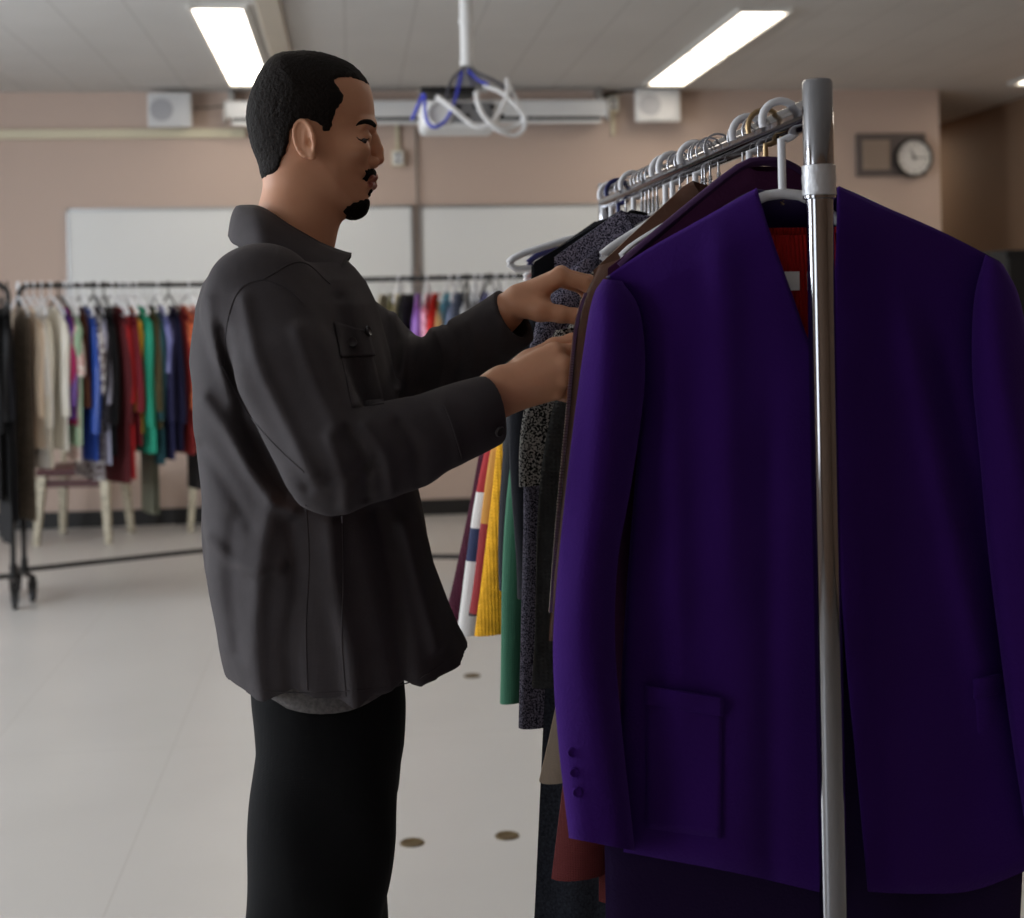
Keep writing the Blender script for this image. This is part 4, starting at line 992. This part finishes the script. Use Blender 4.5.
# arms
SR = mp(268, 305, YM - .18); ER = mp(328, 474, YM - .27); WR = mp(482, 405, YM - .185)
SL = mp(290, 305, YM + .18); EL = mp(415, 382, YM + .06); WL = mp(503, 314, YM - .032)
B.cap(SR, ER, .052, .042, .03); B.cap(ER, WR, .043, .026, .02)
ML = mp(466, 353, YM + .012); B.cap(SL, EL, .045, .036, .02); B.cap(EL, ML, .034, .028, .008); B.cap(ML, WL, .028, .0235, .008)
z2 = lambda x, y, Y: mp(380 + x / 3.277, 180 + y / 3.277, Y)
# right hand: a closed hand seen from its back, thumb side up
YR = YM - .185
wr = z2(350, 728, YR)
for dv in (-1, 1): B.cap(z2(300, 745 + dv * 22, YR + .002), z2(395, 690 + dv * 34, YR + .002), .0215, .0175, .014)
mc = [z2(572, 562, YR + .004), z2(596, 606, YR - .006), z2(592, 652, YR - .004), z2(574, 693, YR + .006)]
wb = [z2(385, 668, YR + .004), z2(392, 690, YR - .002), z2(394, 712, YR), z2(392, 735, YR + .006)]
for a, b, ra, rb in zip(wb, mc, (.0155, .016, .0155, .0145), (.0122, .0125, .012, .0112)): B.cap(a, b, ra, rb, .014)
for m_, ra in zip(mc, (.0108, .0112, .0106, .0098)): B.ell(m_ + np.array((.002, -.003, 0)), (ra,) * 3, k=.005)
pip = [z2(640, 560, YR + .018), z2(650, 606, YR + .016), z2(640, 655, YR + .017), z2(612, 698, YR + .024)]
dip = [z2(655, 580, YR + .042), z2(655, 622, YR + .045), z2(640, 668, YR + .044), z2(610, 708, YR + .046)]
tip = [z2(630, 590, YR + .055), z2(628, 628, YR + .059), z2(614, 672, YR + .057), z2(588, 708, YR + .056)]
for m_, a, b, c, r0 in zip(mc, pip, dip, tip, (.0098, .0102, .0097, .0087)): B.chain([m_, a, b, c], [r0 * 1.06, r0, r0 * .9, r0 * .78], .003)
B.chain([z2(400, 660, YR + .014), z2(492, 592, YR + .026), z2(570, 546, YR + .036), z2(632, 528, YR + .040), z2(660, 524, YR + .040)], [.0165, .0138, .0112, .0102, .0085], .006)
B.cap(z2(480, 610, YR + .02), z2(560, 575, YR + .012), .013, .010, .014)
# left hand: palm down, thumb towards the camera
YL = YM - .035
for dv in (-1, 1): B.cap(z2(398, 444 + dv * 6, YL + .006 + dv * .006), z2(446, 403 + dv * 8, YL + dv * .008), .0205, .0185, .014)
mcl = [z2(588, 318, YL - .024), z2(594, 312, YL - .004), z2(592, 318, YL + .016), z2(582, 328, YL + .034)]
wbl = [z2(462, 392, YL - .012), z2(462, 384, YL - .002), z2(462, 388, YL + .010), z2(460, 396, YL + .020)]
for a, b, ra, rb in zip(wbl, mcl, (.0158, .016, .0155, .0145), (.0118, .012, .0115, .0108)): B.cap(a, b, ra, rb, .013)
for m_, ra in zip(mcl, (.0112, .0114, .0108, .0098)): B.ell(m_ + np.array((0, 0, .002)), (ra,) * 3, k=.005)
pil = [z2(668, 338, YL - .022), z2(684, 334, YL - .002), z2(680, 342, YL + .018), z2(660, 352, YL + .036)]
dil = [z2(706, 376, YL - .020), z2(722, 380, YL - .002), z2(716, 386, YL + .016), z2(690, 392, YL + .033)]
til = [z2(712, 414, YL - .018), z2(724, 424, YL - .002), z2(716, 426, YL + .014), z2(690, 426, YL + .030)]
for m_, a, b, c, r0 in zip(mcl, pil, dil, til, (.0100, .0103, .0098, .0088)): B.chain([m_, a, b, c], [r0 * 1.05, r0, r0 * .9, r0 * .78], .003)
B.chain([z2(450, 408, YL - .020), z2(524, 428, YL - .036), z2(592, 440, YL - .040), z2(640, 446, YL - .038), z2(662, 446, YL - .036)], [.0175, .0142, .0112, .0102, .0082], .007)
B.ell(z2(500, 408, YL - .02), (.026, .014, .013), k=.014)
body, bpts = B.mesh('body', M_skin, .0021)
body.parent = man; body.location = -MO
lipd = np.full(len(bpts), 9.0)
for y_, w_ in ((541, .021), (571, .019)):
    for t_ in np.linspace(-1, 1, 15):
        c_ = hp(711 - 9 * t_ * t_ - (3 if y_ > 560 else 0), y_, 0) + np.array((0, t_ * w_, 0)); lipd = np.minimum(lipd, np.linalg.norm(bpts - c_, axis=1) + .0022 * t_ * t_)
at_ = body.data.attributes.new('lip', 'FLOAT', 'POINT'); at_.data.foreach_set('value', np.clip((.0078 - lipd) / .0024, 0, 1).astype(np.float32))
nb_ = M_skin.node_tree; bs_ = nb_.nodes['Principled BSDF']; src_ = bs_.inputs['Base Color'].links[0].from_socket
an_ = nb_.nodes.new('ShaderNodeAttribute'); an_.attribute_name = 'lip'; mxl = nb_.nodes.new('ShaderNodeMix'); mxl.data_type = 'RGBA'; mxl.inputs[7].default_value = srgb(150, 78, 68)
nb_.links.new(an_.outputs['Fac'], mxl.inputs[0]); nb_.links.new(src_, mxl.inputs[6]); nb_.links.new(mxl.outputs[2], bs_.inputs['Base Color'])
body.data.update()

def kid(F_, name, m, vox, lo=None, hi=None, parent=None):
    o, _ = F_.mesh(name, m, vox, parent or man, lo, hi)
    if parent is None: o.location = -MO
    return o
# ---- hair, beard, brows: shells over the head, cut by outlines seen from the side
def shell(name, outline, grow, m, vox, ymax=None, ymin=None, f=None, wg=0.0, rough=.0012, freq=420, edge=.002, par=None, dpt=0.0):
    mf, mlo, mhi = outline_sdf([hp(*p[:2], -(p[2] if len(p) > 2 else dpt)) for p in outline], pad=.03)
    Hf = Field(); l = np.array((max(mlo[0], sk_lo[0]) + .02, YM - .09, max(mlo[1], sk_lo[1]) + .02)); h = np.array((min(mhi[0], sk_hi[0]) - .02, YM + .09, min(mhi[1], sk_hi[1]) - .02))
    def fn(P):
        d = head_fn(P, grow, wgrow=wg, f=f)
        n = np.sin(P[:, 0] * freq + 3 * np.sin(P[:, 2] * freq * .37)) * np.sin(P[:, 1] * freq * .93 + 2 * np.sin(P[:, 0] * freq * .5)) * np.sin(P[:, 2] * freq * 1.07)
        d = d - rough * n
        e = mf(P[:, 0], P[:, 2]) + edge * n * 1.5
        d = -smin(-d, -e, .004)
        if ymax is not None: d = np.maximum(d, np.abs(P[:, 1] - YM) - ymax)
        if ymin is not None: d = np.maximum(d, ymin - np.abs(P[:, 1] - YM))
        return d
    Hf.add(fn, l, h, 'u', .001)
    return kid(Hf, name, m, vox, l - .004, h + .004)
hair_prof = [(430, 79), (350, 92), (296, 150), (254, 245), (243, 330), (260, 420), (286, 490), (302, 548), (350, 590), (410, 640), (480, 680), (560, 690), (640, 680), (680, 640), (690, 560), (700, 480), (700, 400), (712, 330), (712, 270), (706, 232), (699, 208), (676, 170), (630, 126), (560, 95), (500, 81)]
hf_, _, _ = outline_sdf([hp(*p) for p in hair_prof])
shell('hair', [(703, 214, 0), (692, 205, .02), (664, 184, .045), (620, 174, .055), (574, 176, .062), (566, 188, .062), (586, 216, .064), (600, 246, .064), (592, 274, .066), (572, 302, .068), (560, 336, .07), (548, 368, .07), (530, 373, .072), (518, 352, .073), (504, 340, .074), (482, 330, .075), (452, 326, .076), (424, 338, .076), (406, 362, .075), (398, 400, .073), (386, 440, .07), (368, 480, .066), (356, 516, .058), (336, 545, .045), (305, 562, .03), (280, 566, .0), (200, 556, 0), (190, 300, 0), (230, 60, 0), (430, 20, 0), (640, 60, 0), (730, 140, 0), (738, 200, 0)], 0, M_hair, .0022, f=hf_, wg=.004, rough=.0009, edge=.0016)
shell('beard', [(700, 622), (700, 648), (690, 678), (664, 702), (638, 702), (614, 690), (604, 668), (614, 648), (640, 634), (664, 630), (684, 618)], .0042, M_beard, .0016, ymax=.046, wg=.002, rough=.0012, dpt=.025)
shell('soul_patch', [(710, 584), (706, 600), (698, 612), (686, 606), (692, 592), (702, 582)], .0034, M_beard, .0013, ymax=.010, wg=.001, rough=.0006)
shell('moustache', [(720, 508), (724, 530), (718, 537), (702, 534), (694, 548), (682, 556), (674, 546), (684, 522), (702, 508)], .0042, M_beard, .0014, ymax=.036, wg=.0022, rough=.0006, dpt=.016)
# eyes, lashes, brows: set on the face where the profile shows them, mirrored to the far side
M_eye = mat('eye', srgb(40, 28, 22), .2)
def zhit(x, y):
    p = B.hit(180 + x / 3.673, 30 + y / 3.673); return p if p is not None else Vector(hp(x, y, -.035))
def face_strip(pl, rs, name, m, off=0.0, n=20, sq=None):
    pts = [zhit(q.x, q.y) + B.grad(zhit(q.x, q.y)) * off for q in spline([Vector((a, b, 0)) for a, b in pl], n)]
    rr2 = [interp(rs, i / (n - 1)) for i in range(n)]
    for s_ in (1, -1):
        MB().tube([Vector((p.x, YM + s_ * (p.y - YM), p.z)) - MO for p in pts], rr2, 10, sq=sq).build(name, m, man)
face_strip([(646, 352), (660, 342), (680, 336), (702, 340), (716, 352)], [(0, .0008), (.3, .0030), (.7, .0042), (1, .0028)], 'eyebrow', M_beard, -.0006)
face_strip([(648, 392), (658, 402), (670, 406), (684, 404), (694, 398)], [(0, .0005), (.4, .0016), (.8, .0016), (1, .0006)], 'eyelash', M_beard, -.0003)
for s_ in (-1, 1):
    c = zhit(676, 408); c = Vector((c.x, YM - s_ * (c.y - YM), c.z)) - MO
    MB().lathe(c, [(0, .004), (.003, .0032), (.0042, 0), (.003, -.0032), (0, -.004)], 16, 'x').build('eye', M_eye, man)

# ============================================================ HIS CLOTHES
J = Field()
rows = [(258, 230, 346, .085), (268, 218, 356, .13), (283, 207, 366, .172), (306, 198, 376, .205), (357, 193, 389, .222), (421, 197, 402, .222), (490, 204, 418, .222), (559, 207, 432, .226), (628, 221, 456, .232), (660, 229, 474, .236), (712, 240, 494, .240)]
RZ = [PY(330, r[0], YM).z for r in rows][::-1]; RBk = [PY(r[1], r[0], YM).x for r in rows][::-1]; RFr = [PY(r[2], r[0], YM).x for r in rows][::-1]; RW = [r[3] for r in rows][::-1]
HEMP = [PY(u, v, YM + y) for u, v, y in ((230, 690, -.16), (310, 698, -.23), (360, 697, -.23), (411, 686, -.2), (467, 650, -.06), (480, 634, 0))]
HEMX = [p.x for p in HEMP]; HEMZ = [p.z for p in HEMP]
def trunk(P):
    z = P[:, 2]; b = np.interp(z, RZ, RBk); f = np.interp(z, RZ, RFr); w = np.interp(z, RZ, RW)
    c = (b + f) / 2; a = (f - b) / 2; p = 2.5
    q = (np.abs((P[:, 0] - c) / a) ** p + np.abs((P[:, 1] - YM) / w) ** p) ** (1 / p)
    d = (q - 1) * np.minimum(a, w) * .9
    d = np.maximum(d, z - RZ[-1] - .0)
    hem = np.interp(P[:, 0], HEMX, HEMZ)
    return np.maximum(d, (hem - z) * .9)
J.add(trunk, (min(RBk), YM - .245, min(HEMZ) - .01), (max(RFr), YM + .245, RZ[-1]), 'u', .01)
shR = mp(262, 300, YM - .165); shL = mp(298, 314, YM + .165)
J.cap(mp(266, 301, YM - .12), mp(266, 301, YM + .12), .058, .058, .04)
elR = mp(333, 462, YM - .285); cuR = mp(489, 410, YM - .185)
J.cap(shR, mp(288, 372, YM - .235), .074, .068, .022); J.cap(mp(288, 372, YM - .235), elR, .068, .063, .010)
J.cap(elR, mp(408, 443, YM - .245), .0635, .0545, .008); J.cap(mp(408, 443, YM - .245), cuR, .0545, .0445, .008)
elL = mp(414, 378, YM + .06); cuL = mp(514, 316, YM - .034)
J.chain([shL, mp(358, 346, YM + .13), elL], [.072, .062, .054], .025)
J.chain([elL, mp(468, 350, YM + .012), cuL], [.056, .046, .0425], .012)
# cut the cuffs square
def cut(p, q):
    p = np.array(p); n = np.array(q) - p; n /= np.linalg.norm(n)
    return lambda P: (P - p) @ n
for e, c in ((elR, cuR), (elL, cuL)):
    d = (c - e) / np.linalg.norm(c - e); f_ = cut(c - d * 0.0, c + d)
    J.add(lambda P, f_=f_, c=c: np.maximum(-f_(P) , np.linalg.norm(P - c, axis=1) - .075), c - .09, c + .09, 's', .003)
    J.cap(c - d * .02, c + d * .03, .0335, .0335, .003, 's')
# drape folds: ridge lines (pixel polyline at depth Y, height, width)
folds = [
 ([(246, 300), (262, 360), (292, 420), (318, 470)], -.27, .006, .012), ([(225, 330), (240, 400), (262, 450), (285, 490)], -.24, -.007, .014),
 ([(300, 330), (318, 380), (338, 420)], -.26, .005, .012), ([(345, 425), (362, 452), (366, 490)], -.30, -.006, .008), ([(365, 420), (384, 448), (390, 485)], -.29, .005, .009), ([(330, 430), (344, 470), (346, 500)], -.31, .005, .010),
 ([(396, 420), (412, 442), (416, 476)], -.28, -.004, .009), ([(440, 405), (452, 428), (456, 455)], -.26, .003, .010), ([(310, 480), (340, 470), (372, 458)], -.33, -.004, .009),
 ([(272, 500), (262, 560), (256, 640), (262, 695)], -.24, .005, .016), ([(292, 520), (300, 580), (290, 640), (296, 697)], -.24, -.004, .015), ([(236, 520), (232, 580), (240, 650)], -.20, -.003, .014),
 ([(330, 520), (335, 580), (350, 640), (356, 697)], -.24, .007, .016), ([(376, 510), (388, 570), (398, 640), (404, 690)], -.22, -.007, .015), ([(404, 520), (420, 580), (436, 640)], -.18, .006, .014),
 ([(205, 400), (230, 430), (262, 480), (292, 505)], -.22, .006, .013), ([(200, 450), (226, 480), (252, 520)], -.2, -.003, .012), ([(212, 300), (220, 350), (236, 400)], -.2, .004, .012),
 ([(340, 300), (352, 360), (362, 400)], -.2, -.004, .012), ([(208, 540), (240, 560), (280, 560)], -.2, .004, .012)]
FL = []
for pl, dy, amp, wdt in folds:
    q = spline([Vector(mp(u, v, YM + dy * .8)) for u, v in pl], 8); FL.append((np.array([(k.x, k.z) for k in q]), amp, wdt))
foldsL = [([(432, 330), (440, 352), (436, 384)], .004, .006), ([(446, 326), (456, 350), (452, 380)], -.004, .006), ([(420, 322), (424, 350), (418, 385)], -.004, .007), ([(462, 322), (470, 344), (468, 370)], .002, .006), ([(395, 315), (404, 345), (398, 385)], .005, .008), ([(484, 312), (492, 330), (494, 352)], .0025, .007)]
FLL = [(np.array([(k.x, k.z) for k in spline([Vector(mp(u, v, YM + .05)) for u, v in pl], 6)]), a, w) for pl, a, w in foldsL]
def disp(P):
    o = np.zeros(len(P)); near_ = np.clip((YM + .02 - P[:, 1]) / .08, 0, 1)
    for tab, g in ((FL, near_), (FLL, (P[:, 0] > elL[0] - .12) * (P[:, 1] > YM - .15) * 1.0)):
        for q, amp, w in tab:
            d = np.full(len(P), 9.0)
            for i in range(len(q) - 1):
                ba = q[i + 1] - q[i]; xz = P[:, (0, 2)] - q[i]; t = np.clip((xz @ ba) / (ba @ ba), 0, 1); d = np.minimum(d, np.hypot(*(xz - t[:, None] * ba).T))
            o += 1.4 * amp * np.exp(-(d / (w * .85)) ** 2) * g
    o += .0022 * np.sin(P[:, 0] * 31 + 2 * np.sin(P[:, 2] * 17) + 4 * P[:, 1]) * np.sin(P[:, 2] * 23 + 3 * np.sin(P[:, 1] * 19))
    return o
J.add(disp, (-9, -9, -9), (9, 9, 9), 'd', 0)
jacket = kid(J, 'overshirt', M_jkt, .0032)

# collar: a folded band from the nape round to the front point, both sides
M_btn = mat('dark_button', srgb(52, 48, 50), .35)
# inside stand of the collar
st = []
for k in range(25):
    a = 2 * PI * k / 24
    st.append(k)
def stand(u, v):
    a = PI * (2 * u - 1) * .86 + PI; c = Vector(PY(292, 232, YM)); tilt = .32 * math.cos(a)
    return c + Vector((.066 * math.cos(a), .060 * math.sin(a), -.004 - .05 * math.cos(a) * .9 * 1.0 - .045 + v * .035)) - MO
MB().grid(stand, 36, 4).build('collar_stand', M_jkt, man, solid=.003)
# cuffs, seams, pocket, buttons: laid on the cloth surface
def on(u, v, off=.0015):
    p = J.hit(u, v); 
    if p is None: return None
    return p + J.grad(p) * off
def sidept(u, v, y, sd): p = PY(u, v, YM - y); return Vector((p.x, YM + sd * y, p.z))
BTS = []
for u, v, y in ((262, 253, .09), (282, 266, .095), (302, 279, .095), (321, 290, .085), (332, 292, .07)):
    q = on(u, v, .004); BTS.append((u, v, min(.135, max(.06, YM - q.y)) if q is not None else y))
def collar(sd):
    #        top edge (u, v, sideways)      outer/bottom edge
    T = [(237, 207, .0), (243, 206, .030), (262, 208, .052), (290, 226, .060), (318, 242, .050), (338, 254, .030)]
    Bt = [(229, 236, .0), (236, 245, .062)] + BTS
    Fp = (356, 254, .040)
    tp = spline([sidept(u, v, y, sd) for u, v, y in T], 28); bt = spline([sidept(u, v, y, sd) for u, v, y in Bt], 28)
    fp = sidept(*Fp, sd)
    mb = MB()
    def fn(u, v):
        i = int(round(u * 27)); a, b = tp[i], bt[i]; k = max(0, (u - .82) / .18); a = a.lerp(fp, k * .75); b = b.lerp(fp, 0)
        p = a.lerp(b, v); p += Vector((0, sd * .012 * math.sin(PI * v), .006 * math.sin(PI * v)))
        return p - MO
    mb.grid(fn, 27, 8)
    return mb.build('collar', M_jkt, man, solid=.0035, angle=80)
collar(-1); collar(1)
def seam(pl, name='seam', r=.0011, n=26):
    pts = [on(q.x, q.y, .0002) for q in spline([Vector((a, b, 0)) for a, b in pl], n)]
    pts = [p - MO for p in pts if p is not None]
    if len(pts) > 3: MB().tube(pts, r, 6).build(name, M_jkt, man)
seam([(224, 366), (228, 320), (240, 290), (262, 280), (286, 288), (306, 306)]); seam([(222, 366), (246, 410), (276, 446), (304, 472)])
seam([(306, 505), (309, 560), (306, 630), (308, 698)]); seam([(342, 515), (343, 580), (342, 640), (346, 696)])
seam([(444, 405), (452, 425), (462, 458)]); seam([(262, 280), (300, 262), (330, 284)]); seam([(242, 690), (310, 693), (360, 690), (411, 682), (462, 651)], r=.0009)
def flap(corners, name, off, m=M_jkt, n=10, th_=.003):
    a, b, c, d = [Vector((q[0], q[1], 0)) for q in corners]; mb = MB(); G = {}
    for j in range(n + 1):
        for i in range(n + 1):
            p = a.lerp(b, i / n).lerp(d.lerp(c, i / n), j / n); q = on(p.x, p.y, off)
            if q is None: q = Vector(mp(p.x, p.y, YM - .2))
            G[i, j] = q - MO
    return mb.grid(lambda u, v: G[int(round(u * n)), int(round(v * n))], n, n).build(name, m, man, solid=th_ * .5, angle=80)
flap([(333, 322), (368, 332), (374, 356), (340, 358)], 'pocket_flap', .0022); flap([(340, 352), (372, 352), (384, 404), (352, 408)], 'chest_pocket', .0004)
def button(u, v):
    p = on(u, v, .005)
    if p is None: return
    g = J.grad(p); M = g.to_track_quat('Z', 'Y').to_matrix(); mb = MB().lathe((0, 0, 0), [(0, -.002), (.006, -.002), (.0072, 0), (.006, .002), (.0045, .0012), (0, .0012)], 20)
    mb.v = [tuple(M @ Vector(q) + p - MO) for q in mb.v]; mb.build('button', M_btn, man)
button(349, 343); button(365, 332); button(497, 430)
# grey T-shirt hem below the overshirt
def ring_part(name, m, zs, xb, xf, w, th_, zfn=None, n=56):
    rings = []
    for k in range(len(zs)):
        c = (xb[k] + xf[k]) / 2; a = (xf[k] - xb[k]) / 2
        rings.append([Vector((c + a * math.copysign(abs(math.cos(q)) ** .8, math.cos(q)), YM + w[k] * math.copysign(abs(math.sin(q)) ** .8, math.sin(q)), zs[k] + .004 * math.sin(q * 5) + (zfn(math.cos(q)) if zfn else 0))) - MO for q in [2 * PI * i / n for i in range(n)]])
    return MB().loft(rings, caps=False).build(name, m, man, solid=th_)
px_ = lambda u, v: PY(u, v, YM)
ring_part('t_shirt', M_tee, [px_(300, 600).z, px_(300, 660).z, PY(300, 706, YM - .2).z], [px_(240, 600).x, px_(250, 660).x, px_(262, 703).x], [px_(398, 600).x, px_(404, 660).x, px_(410, 703).x], [.19, .2, .205], .003, lambda c: .010 * c - .006 * (1 - c * c))
# trousers
Tr = Field()
def legs(P):
    out = None
    zz_ = [0.07, .25, .50, px_(0, 918).z, px_(0, 800).z, px_(0, 740).z, px_(0, 690).z, px_(0, 620).z]
    zz_ = sorted(zz_)
    # back / front edge of the legs at each height
    tb = {0: 0}
    ZT = [.05, .25, .45, px_(0, 918).z, px_(0, 830).z, px_(0, 745).z, px_(0, 700).z, px_(0, 600).z]
    XBk = [px_(262, 918).x, px_(255, 918).x, px_(249, 918).x, px_(252, 918).x, px_(256, 830).x, px_(262, 745).x, px_(258, 700).x, px_(258, 600).x]
    XFr = [px_(372, 918).x, px_(378, 918).x, px_(386, 918).x, px_(384, 918).x, px_(397, 830).x, px_(404, 745).x, px_(405, 700).x, px_(400, 600).x]
    for s_ in (-1, 1):
        b = np.interp(P[:, 2], ZT, XBk); f = np.interp(P[:, 2], ZT, XFr); w = np.interp(P[:, 2], [.05, .5, .8, 1.0], [.075, .085, .098, .10])
        yc = np.interp(P[:, 2], [.05, .8], [.12, .092]) * s_ + YM; c = (b + f) / 2 + s_ * .004; a = (f - b) / 2
        q = (np.abs((P[:, 0] - c) / a) ** 2.3 + np.abs((P[:, 1] - yc) / w) ** 2.3) ** (1 / 2.3); d = (q - 1) * np.minimum(a, w)
        out = d if out is None else smin(out, d, .02)
    z = P[:, 2]
    out -= .003 * np.sin(z * 40 + P[:, 0] * 30) * np.clip((.5 - z) / .3, 0, 1) + .0025 * np.sin(z * 26 + P[:, 0] * 45 + P[:, 1] * 20)
    return np.maximum(np.maximum(out, .05 - z), z - px_(0, 610).z)
Tr.add(legs, (px_(240, 900).x, YM - .21, .05), (px_(415, 900).x, YM + .21, px_(0, 610).z), 'u', .01)
kid(Tr, 'trousers', M_jean, .006)
for s_ in (-1, 1):
    x0 = px_(300, 918).x
    Sh = Field(); y = YM + s_ * .12
    Sh.cap((x0 - .05, y, .05), (x0 + .06, y, .045), .045, .044, .02).cap((x0 + .06, y, .045), (x0 + .16, y + s_ * .01, .035), .044, .034, .02).cap((x0 - .04, y, .06), (x0 - .03, y, .12), .045, .042, .02)
    Sh.add(lambda P: .003 - P[:, 2], (-9, -9, -9), (9, 9, 9), 'x', .002)
    kid(Sh, 'shoe', M_black, .005)
